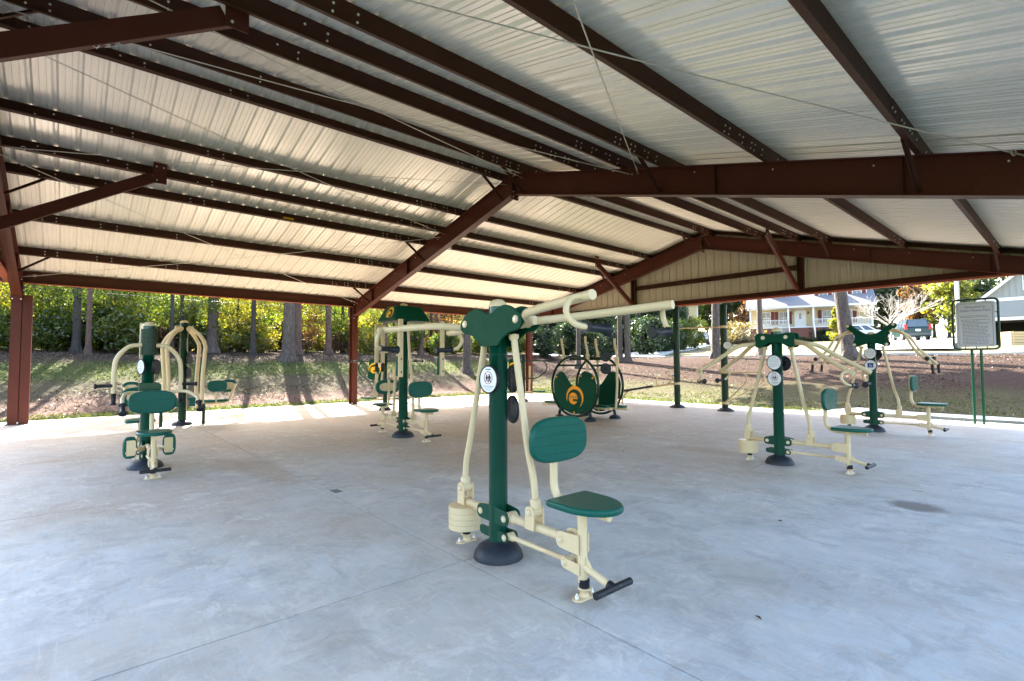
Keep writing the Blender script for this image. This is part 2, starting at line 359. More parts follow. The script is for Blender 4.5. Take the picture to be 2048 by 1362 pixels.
CW = 9.35
for k, Y in enumerate(FR):
    da, de = (.52, .53) if k != 2 else (.50, .44)
    for s in (-1, 1):
        xs = [RX+s*.012, RX+s*4.4, RX+s*(CW-.22)]
        top = [(x, zt(x)) for x in xs]; bot = [(x, zt(x)-(da+(de-da)*i/2)) for i, x in enumerate(xs)]
        mb = MB(); i_beam(mb, top, bot, Y)
        for fx in (.55, .82):                                         # web stiffeners
            x = RX+s*CW*fx; mb.cbox((x, Y-.052, zt(x)-da/2), (.010, .085, da-.05)); mb.cbox((x, Y+.052, zt(x)-da/2), (.010, .085, da-.05))
        mb.cbox((RX+s*.012, Y, ZT-da/2-.03), (.018, .21, da+.17))       # apex end plate
        ra = part('rafter', mb, RED)
        bm = MB(); bolts(bm, [(RX+s*.02, Y+dy, ZT-z) for dy in (-.075, .075) for z in (da+.06, da-.07, .06, .16)], (s, 0, 0), .016, .02)
        bolts(bm, [(RX+s*(CW-.7-1.3*i), Y-.006, zt(RX+s*(CW-.7-1.3*i))-.1) for i in range(5)], (0, -1, 0), .012, .012)
        stuff(part('rafter_bolts', bm, STEEL, ra))
        xc = RX+s*CW; zc = zt(xc)
        cm = MB()                                                     # column: flanges face across the building
        cm.box((xc-.15, Y-.10, 0), (xc-.136, Y+.10, zc+.02)); cm.box((xc+.136, Y-.10, 0), (xc+.15, Y+.10, zc+.02)); cm.box((xc-.136, Y-.006, 0), (xc+.136, Y+.006, zc))
        cm.cbox((xc, Y, .012), (.36, .27, .024)); cm.cbox((xc-s*.19, Y, zc-.24), (.02, .23, .74)); cm.cbox((xc-s*.04, Y, zc-.50), (.30, .19, .012))
        cm.cbox((xc, Y, zc+.015), (.32, .2, .012))
        co = part('column', cm, RED)
        cb = MB(); bolts(cb, [(xc+dx, Y+dy, .024) for dx in (-.15, .15) for dy in (-.1, .1)], (0, 0, 1), .016, .045)
        bolts(cb, [(xc-s*.20, Y+dy, zc-z) for dy in (-.08, .08) for z in (-.08, .04, .44, .56)], (-s, 0, 0), .017, .02)
        stuff(part('anchor_bolts', cb, STEEL, co))
# short jamb post beside the near left column
jm = MB(); jx = RX-CW
jm.box((jx-.14, FR[0]+.115, 0), (jx-.13, FR[0]+.305, 3.38)); jm.box((jx+.13, FR[0]+.115, 0), (jx+.14, FR[0]+.305, 3.38)); jm.box((jx-.13, FR[0]+.293, 0), (jx+.13, FR[0]+.303, 3.38))
jm.box((jx-.13, FR[0]+.125, .32), (jx+.13, FR[0]+.293, .335)); jm.box((jx-.13, FR[0]+.125, .62), (jx+.13, FR[0]+.293, .635)); jm.box((jx-.14, FR[0]+.115, 3.38), (jx+.14, FR[0]+.305, 3.395))
part('jamb_post', jm, RED)

# purlins
POFF = [.36, 2.20, 3.25, 4.10, 5.95, 7.81]
Y0, Y1 = FR[0]-.42, FR[2]+.30
prng = random.Random(4)
for s in (-1, 1):
    for q in POFF:
        x = RX+s*q; m = slope_m(x, 0, s); t = .006; f = .066; hh = PH/2
        # Z section: top flange up the slope, bottom flange towards +x
        e = s
        prof = [(-t/2, 0), (-t/2, PH-t), (-e*f, PH-t), (-e*f, PH), (t/2, PH), (t/2, t), (e*f, t), (e*f, t+.014), (e*f+e*t, t+.014), (e*f+e*t, 0)]
        if e < 0:
            prof = [(t/2, 0), (t/2, PH-t), (f, PH-t), (f, PH), (-t/2, PH), (-t/2, t), (-f, t), (-f, t+.014), (-f-t, t+.014), (-f-t, 0)]
        mm = m @ Matrix(((1,0,0,0),(0,0,1,0),(0,1,0,0),(0,0,0,1)))
        mb = MB().prism(prof, Y0, Y1, mm)
        for fy in FR[1:2]: mb.prism([(p[0]+.004*(1 if s > 0 else -1), p[1]+.003) for p in prof[:4]+prof[4:6]], fy-1.5, fy+1.2, mm)
        pu = part('purlin', mb, BROWN)
        bm = MB(); face = s*1
        # the web side that looks to +x
        wx = .005
        for fy, offs in ((FR[0], (.55, .78, 1.55, 1.85, 3.05, 3.32)), (FR[1], (-1.45, -1.32, -1.02, -.90, -.62, -.50, -.24, .34, .47, .75, .88)), (FR[2], (-1.35, -1.2, -.8, -.68, -.4, -.28))):
            for o_ in offs:
                for h_ in (.065, .145):
                    if prng.random() < .1: continue
                    a = m @ Vector((s*wx, fy+o_, h_)); d = (m.to_3x3() @ Vector((s, 0, 0)))
                    bolts(bm, [a], d, .0145, .010)
        stuff(part('purlin_bolts', bm, STEEL, pu))
    # eave strut: deeper, with a wide bottom flange
    x = RX+s*(CW+.02); z = zt(x)
    mb = MB().box((x-.005, Y0, z-.09), (x+.005, Y1, z+PH-.01)); mb.box((x-.005-(.075 if s > 0 else 0), Y0, z+PH-.016), (x+.005+(.075 if s < 0 else 0), Y1, z+PH-.006))
    part('eave_strut', mb, BROWN)
    mb = MB().box((x-.09, Y0, z-.108), (x+.09, Y1, z-.092)); mb.box((x+s*.085-.004, Y0, z-.092), (x+s*.085+.004, Y1, z+.10))
    part('eave_trim', mb, TRIM_BOUNCE)

# roof panels, each 0.914 m wide with three ribs
PW = .9144; NP = 21; PY0 = FR[0]-.42
def rib_profile(y0, w=PW):
    pts = []; p = w/3
    for i in range(3):
        b = y0+i*p
        for dy, dz in ((0, .036), (.016, .036), (.046, 0), (.098, 0), (.103, .010), (.119, .010), (.124, 0), (.184, 0), (.189, .010), (.205, .010), (.210, 0), (p-.046, 0), (p-.016, .036)):
            pts.append((b+dy, dz))
    pts.append((y0+w, .036)); return pts
def sheet(mb, prof, fn, u0, u1):
    n = len(prof); vs = [fn(u0, y, z) for y, z in prof]+[fn(u1, y, z) for y, z in prof]
    mb.add(vs, [(i, i+1, n+i+1, n+i) for i in range(n-1)])
for s in (-1, 1):
    m0 = slope_m(RX+s*.02, 0, s)
    def fn(u, y, z, m0=m0): return m0 @ Vector((u, y, PH+.003+z))
    for i in range(NP):
        mb = MB(); sheet(mb, rib_profile(PY0+i*PW), fn, .06, (CW+.42)/math.cos(ANG))
        o = part('roof_panel', mb, ROOFM)
        sm = MB()
# ridge cap with a closure strip
mb = MB(); zc = ZT+PH+.055
mb.add([(RX-.42, PY0, zc-SL*.42), (RX, PY0, zc), (RX+.42, PY0, zc-SL*.42), (RX-.42, PY0+NP*PW, zc-SL*.42), (RX, PY0+NP*PW, zc), (RX+.42, PY0+NP*PW, zc-SL*.42)], [(0,1,4,3), (1,2,5,4)])
part('ridge_cap', mb, ROOFM)

# gable walls on both ends: ribbed panels, bottom beam, posts, girt
for Y, sg in ((FR[2], 1), (FR[0], -1)):
    yw = Y+sg*.20; zb = 3.80; zg = 4.52
    xl = RX-(ZT-zb-.1)/SL*1.0; xl = max(xl, RX-CW+.2); xr = 2*RX-xl
    x = xl; 
    while x < xr-.02:
        w = min(PW, xr-x); mb = MB(); pr = rib_profile(x) if w > PW-.01 else [q for q in rib_profile(x) if q[0] <= x+w]
        n = len(pr); lo = [Vector((px, yw+sg*dz*.9, zb)) for px, dz in pr]; hi = [Vector((px, yw+sg*dz*.9, max(zb+.01, zt(px)+PH/math.cos(ANG)+.004))) for px, dz in pr]
        mb.add(lo+hi, [(i, i+1, n+i+1, n+i) for i in range(n-1)])
        part('gable_panel', mb, WALLM); x += PW
    for s in (-1, 1):
        rm = MB(); q0, q1 = RX+s*.03, RX+s*(CW+.1)
        rm.prism([(q0, zt(q0)+.10), (q1, zt(q1)+.10), (q1, zt(q1)+.225), (q0, zt(q0)+.225)][::s], -(yw-sg*.012)-.01, -(yw-sg*.012)+.01, XZ); rm.prism([(q0, zt(q0)+.10), (q1, zt(q1)+.10), (q1, zt(q1)+.108), (q0, zt(q0)+.108)][::s], -(yw-sg*.05)-.028, -(yw-sg*.05)+.028, XZ)
        part('rake_angle', rm, BROWN)
    bb = MB(); xa, xb_ = xl-.1, xr+.1
    bb.box((xa, yw-sg*.02-.004, 3.72), (xb_, yw-sg*.02+.004, 3.92)); bb.box((xa, min(yw-sg*.02, yw-sg*.11), 3.905), (xb_, max(yw-sg*.02, yw-sg*.11), 3.915))
    part('gable_beam', bb, RED)
    bb = MB().box((xa, min(yw+sg*.035, yw-sg*.12), 3.700), (xb_, max(yw+sg*.035, yw-sg*.12), 3.718)); bb.box((xa, yw-sg*.12-.004, 3.718), (xb_, yw-sg*.12+.004, 3.755))
    part('gable_beam_trim', bb, TRIM_BOUNCE)
    for px in (RX-3.1, RX+3.25):
        pm = MB(); pm.box((px-.09, min(yw-sg*.02, yw-sg*.16), 3.93), (px-.08, max(yw-sg*.02, yw-sg*.16), zt(px)-.45)); pm.box((px+.08, min(yw-sg*.02, yw-sg*.16), 3.93), (px+.09, max(yw-sg*.02, yw-sg*.16), zt(px)-.45))
        pm.box((px-.08, yw-sg*.03-.004, 3.93), (px+.08, yw-sg*.03+.004, zt(px)-.45))
        part('gable_post', pm, BROWN)
    gm = MB(); gx0, gx1 = RX-3.1+.09, RX+3.25-.09
    gm.box((gx0, yw-sg*.03-.004, zg), (gx1, yw-sg*.03+.004, zg+.17)); gm.box((gx0, min(yw-sg*.034, yw-sg*.11), zg+.16), (gx1, max(yw-sg*.034, yw-sg*.11), zg+.168)); gm.box((gx0, min(yw-sg*.034, yw-sg*.11), zg), (gx1, max(yw-sg*.034, yw-sg*.11), zg+.008))
    part('gable_girt', gm, BROWN)
    # diagonal channel braces from the beam up to a purlin
    for bx in (RX-3.1, RX+3.15):
        a = Vector((bx, yw-sg*.14, 3.90)); b = Vector((bx+.02, Y-sg*2.38, zt(bx)-.02))
        d = (b-a).normalized(); sx = Vector((1, 0, 0)); up = d.cross(sx).normalized()
        if up.z < 0: up = -up
        L = (b-a).length
        mw = Matrix((( d.x, sx.x, up.x, a.x), (d.y, sx.y, up.y, a.y), (d.z, sx.z, up.z, a.z), (0, 0, 0, 1)))
        bm = MB(); bm.box((.12, .035, -.11), (L-.16, .043, .09), mw); bm.box((.12, -.035, -.11), (L-.10, .035, -.102), mw); bm.box((.12, -.035, .082), (L-.22, .035, .09), mw)
        bm.box((-.06, .044, -.075), (.30, .052, .075), mw)
        pl = b+Vector((0, 0, 0))
        bm.cbox(pl+Vector((.062, sg*.02, .0)), (.010, .23, .42))
        br = part('channel_brace', bm, RED)
        bb = MB(); bolts(bb, [pl+Vector((.067, sg*.02+dy, dz)) for dy, dz in ((-.05, -.15), (.06, .12), (-.06, .12))], (1, 0, 0), .016, .014)
        stuff(part('brace_bolts', bb, STEEL, br))
        if sg < 0 and bx > RX:                                       # chalked number on the brace's lower flange
            ck = MB()
            def cp(u, v): return mw @ Vector((L*.52+u, v, -.1135))
            for st in ([(-.10, .025), (-.08, -.005), (-.04, .0)], [(-.05, .03), (-.07, -.035)], [(.0, .015), (.03, .025), (.045, .01), (0, -.03), (.05, -.025)], [(.08, .015), (.11, .025), (.125, .01), (.08, -.03), (.15, -.022)]):
                ck.tube([cp(*q) for q in st], .0028, 5)
            part('chalk_mark', ck, WHITE, br)
# flange braces between purlins and rafters
for k, Y in enumerate(FR):
    sg = 1 if k == 0 else -1
    for s, q in ((-1, 7.81), (-1, 4.10), (-1, .36), (1, .36), (1, 4.10), (1, 7.81)):
        x = RX+s*q; a = Vector((x, Y+sg*.72, zt(x)+.05)); b = Vector((x+s*.02, Y+sg*.03, zt(x)-.46))
        d = (b-a).normalized(); sx = Vector((1, 0, 0)); up = d.cross(sx).normalized(); L = (b-a).length
        mw = Matrix(((d.x, sx.x, up.x, a.x), (d.y, sx.y, up.y, a.y), (d.z, sx.z, up.z, a.z), (0, 0, 0, 1)))
        fm = MB(); fm.box((0, -.025, -.003), (L, .025, .003), mw); fm.box((0, -.025, .003), (L, -.019, .05), mw)
        part('flange_brace', fm, BROWN)
# cross cables in the near bay
def P3(off, k, dz=-.10): return Vector((RX+off, FR[k]+(.02 if k == 0 else -.02), zt(RX+off)+dz))
for a, b in ((-9.0, -3.3), (-3.3, -9.0), (-3.1, -.3), (-.3, -3.1), (.3, 3.4), (3.4, .3), (3.6, 8.9), (8.9, 3.6)):
    p, q = P3(a, 0), P3(b, 1); mb = MB(); n = 9
    mb.tube([p+(q-p)*(i/n)+Vector((0, 0, -.05*math.sin(math.pi*i/n))) for i in range(n+1)], .0072, 6)
    ca = part('brace_cable', mb, GALV)
    d = (q-p).normalized()
    for base, dd in ((p, d), (q, -d)):
        em = MB(); c = base+dd*.38; up = dd.cross(Vector((0, 0, 1))).normalized(); w2 = dd.cross(up)
        em.tube([c+(dd*math.cos(w)+w2*math.sin(w))*.032 for w in [2*math.pi*i/12 for i in range(13)]], .007, 6, False)
        em.tube([base, base+dd*.34], .009, 8); part('eye_bolt', em, GALV, ca)
# small light fitting and a yellow mill tag
lm = MB(); lx = RX-4.10; lm.box((lx+.03, FR[1]+.55, zt(lx)+.01), (lx+.12, FR[1]+.85, zt(lx)+.13)); part('light_fitting', lm, WHITE, bevel=.01)
ym = MB(); yx = RX-4.10; ym.box((yx+.012, 3.95, zt(yx)+.06), (yx+.016, 4.2, zt(yx)+.10)); part('mill_tag', ym, YELLOW)
# ------------------------------------------------------------------ fitness machines: shared pieces
def rounded(poly, rad, seg=5):
    n = len(poly); out = []
    for i in range(n):
        a, b, c = Vector(poly[i-1]), Vector(poly[i]), Vector(poly[(i+1) % n])
        r = rad[i] if isinstance(rad, (list, tuple)) else rad
        u, v = a-b, c-b; d = min(r, u.length*.49, v.length*.49)
        p, q = b+u.normalized()*d, b+v.normalized()*d
        for k in range(seg+1):
            t = k/seg; w = p*(1-t)**2+b*2*t*(1-t)+q*t*t; out.append((w.x, w.y))
    return out
def stadium(w, h, n=12):
    """pill outline, w wide, h high"""
    r = h/2; c = w/2-r
    return [(c+r*math.cos(a), r*math.sin(a)) for a in [-math.pi/2+math.pi*i/n for i in range(n+1)]]+[(-c+r*math.cos(a), r*math.sin(a)) for a in [math.pi/2+math.pi*i/n for i in range(n+1)]]
def superpill(w, h, e=2.6, n=44):
    out = []
    for i in range(n):
        a = 2*math.pi*i/n; ca, sa = math.cos(a), math.sin(a)
        out.append((w/2*math.copysign(abs(ca)**(2/e), ca), h/2*math.copysign(abs(sa)**(2/e), sa)))
    return out
def cushion(mb, outline, m, d0, d1, rnd=.012):
    """a moulded pad: outline extruded d0..d1 with a rounded face at d1"""
    n = len(outline); rings = []
    cx = sum(p[0] for p in outline)/n; cy = sum(p[1] for p in outline)/n
    def ring(ins, d):
        o = []
        for i, p in enumerate(outline):
            q = Vector((p[0]-cx, p[1]-cy)); l = q.length; q = q*((l-ins)/l); o.append(m @ Vector((cx+q.x, cy+q.y, d)))
        return o
    for ins, d in ((rnd*.6, d0), (0, d0+rnd*.5), (0, d1-rnd), (rnd*.3, d1-rnd*.35), (rnd, d1)): rings += ring(ins, d)
    k = 5
    mb.add(rings, [(i*n+j, i*n+(j+1) % n, (i+1)*n+(j+1) % n, (i+1)*n+j) for i in range(k-1) for j in range(n)], True)
    mb.add(rings[:n], [tuple(reversed(range(n)))]); mb.add(rings[-n:], [tuple(range(n))])
def text_mesh(body, size, align='CENTER'):
    cu = bpy.data.curves.new('lettering', 'FONT'); cu.body = body; cu.size = size; cu.align_x = align; cu.align_y = 'CENTER'; cu.extrude = .0006; cu.resolution_u = 3
    o = bpy.data.objects.new('lettering', cu); COL.objects.link(o)
    dg = bpy.context.evaluated_depsgraph_get(); me = bpy.data.meshes.new_from_object(o.evaluated_get(dg))
    bpy.data.objects.remove(o); bpy.data.curves.remove(cu); me.materials.clear(); return me
def lettering(name, body, size, mat, parent, m, align='CENTER'):
    me = text_mesh(body, size, align); me.transform(m); return obj(name, me, mat, parent)
def frame_m(o, ux, uy):
    """matrix taking (u,v,w) to o + u*ux + v*uy + w*(ux x uy)"""
    ux, uy, o = Vector(ux).normalized(), Vector(uy).normalized(), Vector(o); uz = ux.cross(uy)
    return Matrix(((ux.x, uy.x, uz.x, o.x), (ux.y, uy.y, uz.y, o.y), (ux.z, uy.z, uz.z, o.z), (0, 0, 0, 1)))

def grip(th, a, b, r=.021, fl=.034):
    a, b = Vector(a), Vector(b); d = b-a
    mb = MB(); mb.tube([a, a+d*.04, a+d*.05, a+d*.12, a+d*.13, a+d*.84, a+d*.88, a+d*.96, b], [fl*.85, fl*.85, fl*.8, r*1.05, r, r, fl*.92, fl, fl*.8], 14)
    return obj('grip', mb, RUBBER, th)
def washer(th, p, axis, r=.026, parent=None):
    ax = Vector(axis).normalized(); p = Vector(p)
    mb = MB(); mb.tube([p, p+ax*.006, p+ax*.009], [r, r, r*.8], 16); mb.tube([p+ax*.009, p+ax*.0098], r*.72, 12)
    w = obj('bolt_cap', mb, CREAM, parent or th)
    mb = MB().tube([p+ax*.0099, p+ax*.014], r*.42, 6); obj('bolt', mb, STEEL, w)
def disc_sign(th, c, nrm, kind, r=.118):
    nrm = Vector(nrm).normalized(); ux = Vector((0, 0, 1)).cross(nrm).normalized(); m = frame_m(c, ux, (0, 0, 1))
    def ring(rr, a, b, n=36): return [(rr*math.cos(2*math.pi*i/n), rr*math.sin(2*math.pi*i/n)) for i in range(n)]
    mb = MB(); mb.lathe([(r*.62, -.026), (r*.98, -.012), (r, .004), (r*.97, .010), (r*.90, .010), (r*.88, .004)], n=36, m=m.to_3x3(), c=c)
    if kind == 'back':
        s = obj('plaque', mb, RUBBER, th)
        rm = MB()
        for rr in (.62, .45, .78): rm.tube([m @ Vector((rr*r*math.cos(w), rr*r*math.sin(w), .006)) for w in [2*math.pi*i/28 for i in range(29)]], .0035, 6, False)
        for i in range(8):
            w = 2*math.pi*i/8; rm.tube([m @ Vector((.4*r*math.cos(w), .4*r*math.sin(w), .005)), m @ Vector((.88*r*math.cos(w), .88*r*math.sin(w), .005))], .003, 6)
        obj('moulded_ribs', rm, paint('plaque rib', (.09,.10,.12), .5), s); return s
    s = obj('plaque', mb, RUBBER, th)
    fc = MB(); fc.prism(ring(r*.885, 0, 0), .0042, .0062, m); obj('plaque_face', fc, WHITE, s)
    pm = MB(); z0, z1 = .0066, .0078
    def bar(x, y, w, h): pm.box((x-w/2, y-h/2, z0), (x+w/2, y+h/2, z1), m)
    if kind == 'nokids':
        rm = MB(); q = r*.43; rm.tube([m @ Vector((q*math.cos(w), .12*r+q*math.sin(w), z1)) for w in [2*math.pi*i/32 for i in range(33)]], .0026, 6, False)
        rm.tube([m @ Vector((-q*.7, .12*r+q*.7, z1+.001)), m @ Vector((q*.7, .12*r-q*.7, z1+.001))], .0022, 6)
        obj('prohibition_ring', rm, INKR, s)
        for fx, sc in ((-.13, .8), (.12, 1.0)):
            k = r*.30*sc; x = fx*r*1.15; y = .10*r
            def P(u, v): return m @ Vector((x+u*k, y+v*k, z1))
            pm.tube([P(0, .92), P(.02, .62)], [k*.17, k*.17], 8)
            pm.tube([P(0, .55), P(0, -.15)], [k*.27, k*.22], 8)
            for e in (-1, 1): pm.tube([P(e*.1, -.1), P(e*.25, -.55), P(e*.42, -1.02)], [k*.13, k*.11, k*.09], 6); pm.tube([P(e*.15, .45), P(e*.48, .05), P(e*.66, -.08)], [k*.1, k*.08, k*.07], 6)
        for i, (y, w) in enumerate(((-.46, 1.15), (-.54, .9), (-.64, .8), (-.72, .5))): bar(0, y*r, w*r, .018*r if i else .03*r)
        obj('plaque_print', pm, INK, s); pm = MB(); bar(0, .70*r, .55*r, .07*r); obj('plaque_heading', pm, paint('teal print', (.02,.14,.16), .6), s)
    elif kind == 'info':
        for i in range(5): bar(-.36*r, (.42-.09*i)*r, .55*r, .02*r)
        for i in range(10): bar(.36*r, (.40-.095*i)*r, (.6-.02*(i % 3))*r, .018*r)
        bar(0, .62*r, .5*r, .05*r); bar(0, -.03*r, .008*r, .9*r)
        for i in range(3):
            for j in range(2): bar((-.52+.22*i)*r, (-.25-.26*j)*r, .09*r, .12*r)
        stuff(obj('plaque_print', pm, paint('grey print', (.28,.29,.33), .6), s))
    elif kind == 'access':
        pm.box((-.46*r, -.40*r, z0), (.46*r, .40*r, z1), m); obj('plaque_print', pm, INKB, s)
        wm = MB(); q = .17*r
        wm.tube([m @ Vector((.02*r+q*math.cos(w), -.10*r+q*math.sin(w), z1)) for w in [R(150)+R(260)*i/16 for i in range(17)]], .022*r, 6)
        wm.tube([m @ Vector((-.10*r, .24*r, z1)), m @ Vector((-.10*r, .28*r, z1))], .05*r, 8)
        wm.tube([m @ Vector((u*r, v*r, z1)) for u, v in ((-.10, .20), (-.07, -.03), (.12, -.03), (.20, -.24), (.28, -.22))], .026*r, 6); wm.tube([m @ Vector((-.09*r, .10*r, z1)), m @ Vector((.08*r, .10*r, z1))], .022*r, 6)
        obj('wheelchair_symbol', wm, WHITE, s)
    return s
def pole(th, h, r=.078, boot=.205, gm=None):
    mb = MB(); mb.tube([(0,0,.05), (0,0,h-.45), (0,0,h-.449), (0,0,h-.445), (0,0,h-.444), (0,0,h-.05)], [r, r, r*1.03, r*1.03, r*.985, r*.985], 28)
    po = obj('pole', mb, gm or GREEN, th)
    obj('cap', MB().lathe([(r*.99, h-.05), (r*.99, h-.035), (r*.86, h-.012), (r*.55, h+.008), (r*.1, h+.016)], n=24), CREAM, po)
    obj('boot', MB().lathe([(boot, 0), (boot*.99, .02), (boot*.93, .055), (boot*.80, .09), (boot*.62, .113), (r*1.14, .124), (r*1.06, .135), (r*1.0, .136)], n=32), DOME, th)
    return po
def floor_mount(th, x, y=0, top=.12):
    mb = MB(); mb.prism([(p[0]+y, p[1]) for p in stadium(.21, .085)], 0, .011, Matrix(((0,1,0,x),(1,0,0,0),(0,0,-1,.011),(0,0,0,1))))
    mb.lathe([(.037, .011), (.031, .02), (.030, .055), (.047, .058), (.047, .064), (.030, .066)], (x, y, 0), 18)
    f = obj('floor_mount', mb, CREAM, th)
    for s in (-1, 1): obj('anchor_bolt', MB().tube([(x, y+s*.076, .011), (x, y+s*.076, .03), (x, y+s*.076, .031), (x, y+s*.076, .045)], [.014, .014, .008, .008], 6), STEEL, f)
    obj('buffer', MB().cyl((x, y, .067), (x, y, top), .036), RUBBER, f)
    return f
def backrest(th, x, z, face=1, y=0, w=.57, h=.325, plate=False):
    """pill-shaped moulded pad; its face looks to +x (face=1) or -x"""
    m = frame_m((x, y, z), (0, face, 0), (0, 0, 1)); mb = MB(); cushion(mb, superpill(w, h, 2.9), m, -.022, .022, .02)
    b = obj('backrest', mb, PAD, th)
    gm = MB()
    for i in range(4):
        v = (-.30+.2*i)*h; hw = w/2*(1-abs(v/(h/2))**2.9)**(1/2.9)-.016
        gm.tube([m @ Vector((-hw, v, .0212)), m @ Vector((hw, v, .0212))], .0018, 5)
    obj('groove', gm, paint('pad groove', (.003,.035,.027), .6), b)
    lettering('embossed_name', 'greenfields', .035, PAD, b, m @ Matrix.Translation((0, h*.16, .0222)))
    if plate:
        pm = MB(); pm.prism(superpill(w*.72, h*.58, 2.6), -.032, -.022, m); pl = obj('back_plate', pm, CREAM, b)
        for s in (-1, 1): obj('bolt', MB().tube([m @ Vector((s*w*.26, 0, -.032)), m @ Vector((s*w*.26, 0, -.038))], .010, 8), RUBBER, pl)
    return b
def seat_pad(th, x0, x1, z, w=.41, y=0, name='seat'):
    """D-shaped seat: straight back edge at x0, round nose at x1"""
    s = 1 if x1 > x0 else -1; L = abs(x1-x0); h = w/2
    pts = rounded([(0, -h), (L*.42, -h*1.02), (L*.42, h*1.02), (0, h)], [.03, .001, .001, .03])
    nose = [(L*.42+L*.58*math.sin(a), -h*1.02*math.cos(a)) for a in [math.pi*i/16 for i in range(17)]]
    poly = rounded([(0, -h), (0, -h+.0001)], .0)[:1]
    poly = [(0, h*.86), (.012, h*.97), (.04, h)][::1]; outline = [(.04, -h)]+nose+[(.04, h), (.012, h*.97), (0, h*.86), (0, -h*.86), (.012, -h*.97)]
    m = Matrix(((s, 0, 0, x0), (0, s, 0, y), (0, 0, 1, z), (0, 0, 0, 1))); mb = MB(); cushion(mb, outline, m, -.045, 0, .016)
    return obj(name, mb, PAD, th)
def seat_unit(th, s=1, foot=True):
    """seat, backrest and their posts on the s side of the pole"""
    fr = MB(); fr.tube([(s*.93, 0, .10), (s*.93, 0, .585)], .034, 16)
    fr.tube(fillet([(s*.655, 0, 1.20), (s*.655, 0, .585), (s*1.17, 0, .585)], .16, 7), .029, 16)
    for y in (-.052, .052):
        fr.prism(rounded([(s*.73, .30), (s*.94, .29), (s*.94, .42), (s*.73, .41)][::s], [.05, .002, .002, .05]), -y-.005, -y+.005, XZ)
        fr.prism(rounded([(s*.77, .165), (s*.94, .15), (s*.94, .225), (s*.77, .235)][::s], [.034, .002, .002, .034]), -y*.85-.004, -y*.85+.004, XZ)
    sf = obj('seat_frame', fr, CREAM, th)
    floor_mount(th, s*.945)
    backrest(th, s*.715, 1.04, s, plate=(s < 0)); seat_pad(th, s*.77, s*1.24, .655)
    if foot:
        fm = MB(); fm.tube([(s*.94, 0, .205), (s*1.17, 0, .150)], .025, 14); fm.prism([(s*.965, .21), (s*1.03, .195), (s*.965, .275)][::s], -.004, .004, XZ); ft = obj('foot_arm', fm, CREAM, th)
        bm = MB(); bm.tube([(s*1.195, -.175, .142), (s*1.195, .175, .142)], .0235, 16); bm.tube([(s*1.155, 0, .153), (s*1.195, 0, .142)], .031, 14); obj('foot_bar', bm, FOOTB, ft)
    return sf
def green_brackets(th, sides=(-1, 1)):
    for s in sides:
        x0 = .02
        for y in (-.062, .062):
            gm = MB(); gm.prism(rounded([(s*x0, .29), (s*.205, .295), (s*.205, .405), (s*x0, .425)][::s], [.002, .054, .054, .002]), -y-.006, -y+.006, XZ)
            b = obj('bracket', gm, GREEN, th)
            gm = MB(); gm.prism(rounded([(s*x0, .155), (s*.185, .16), (s*.185, .235), (s*x0, .235)][::s], [.002, .037, .037, .002]), -y*.8-.005, -y*.8+.005, XZ)
            obj('lower_bracket', gm, GREEN, th)
        washer(th, (s*.155, -.069, .35), (0, -1, 0), .027, b)
        if s > 0: washer(th, (s*.145, -.056, .197), (0, -1, 0), .025, b)
def lever(th, s, end, jx, jz, rod, rodr=.027):
    """rocking lever on side s with the joint that carries the push rod"""
    lm = MB(); lm.tube([(s*.155, -.05, .35), (s*.155, .05, .35)], .045, 18); lm.tube([(s*.18, 0, .35), (s*.225, 0, .35), (s*.23, 0, .35), (s*end, 0, .352)], [.042, .042, .033, .033], 18)
    for y in (-.050, .050): lm.prism(rounded([(s*jx-.048, .335), (s*jx+.048, .335), (s*jx+.048, jz+.045), (s*jx-.048, jz+.045)], [.004, .004, .046, .046]), -y-.006, -y+.006, XZ)
    le = obj('lever', lm, CREAM, th); washer(th, (s*jx, -.057, jz), (0, -1, 0), .026, le)
    rm = MB(); rm.tube([(s*jx, -.042, jz), (s*jx, .042, jz)], .042, 18)
    top = [Vector(p) for p in rod]; d = (top[1]-top[0]).normalized()
    rm.tube([top[0]-d*.06, top[0], top[0]+d*.012, top[0]+d*.014], [.043, .043, .034, rodr], 16)
    rm.tube(fillet(top, .16, 5), rodr, 16); e = top[-1]; rm.tube([e-Vector((0,0,.05)), e-Vector((0,0,.03)), e], [rodr, .042, .042], 16)
    obj('push_rod', rm, CREAM, th)
def weights(th, x=-.485):
    wm = MB(); r = .147
    w = None
    for i in range(4):
        z = .118+i*.0495; mb = MB().cyl((x, 0, z), (x, 0, z+.0455), r, 40); mb.cyl((x, 0, z+.0455), (x, 0, z+.0495), r-.006, 40); obj('weight_disc', mb, CREAM, th, bevel=.002)
    sm = MB(); sm.tube([(x, 0, .10), (x, 0, .40)], .026, 14); sm.box((x+.03, -.006, .31), (-.16, .006, .34)); obj('weight_stem', sm, CREAM, th); floor_mount(th, x+.025, 0, .118)
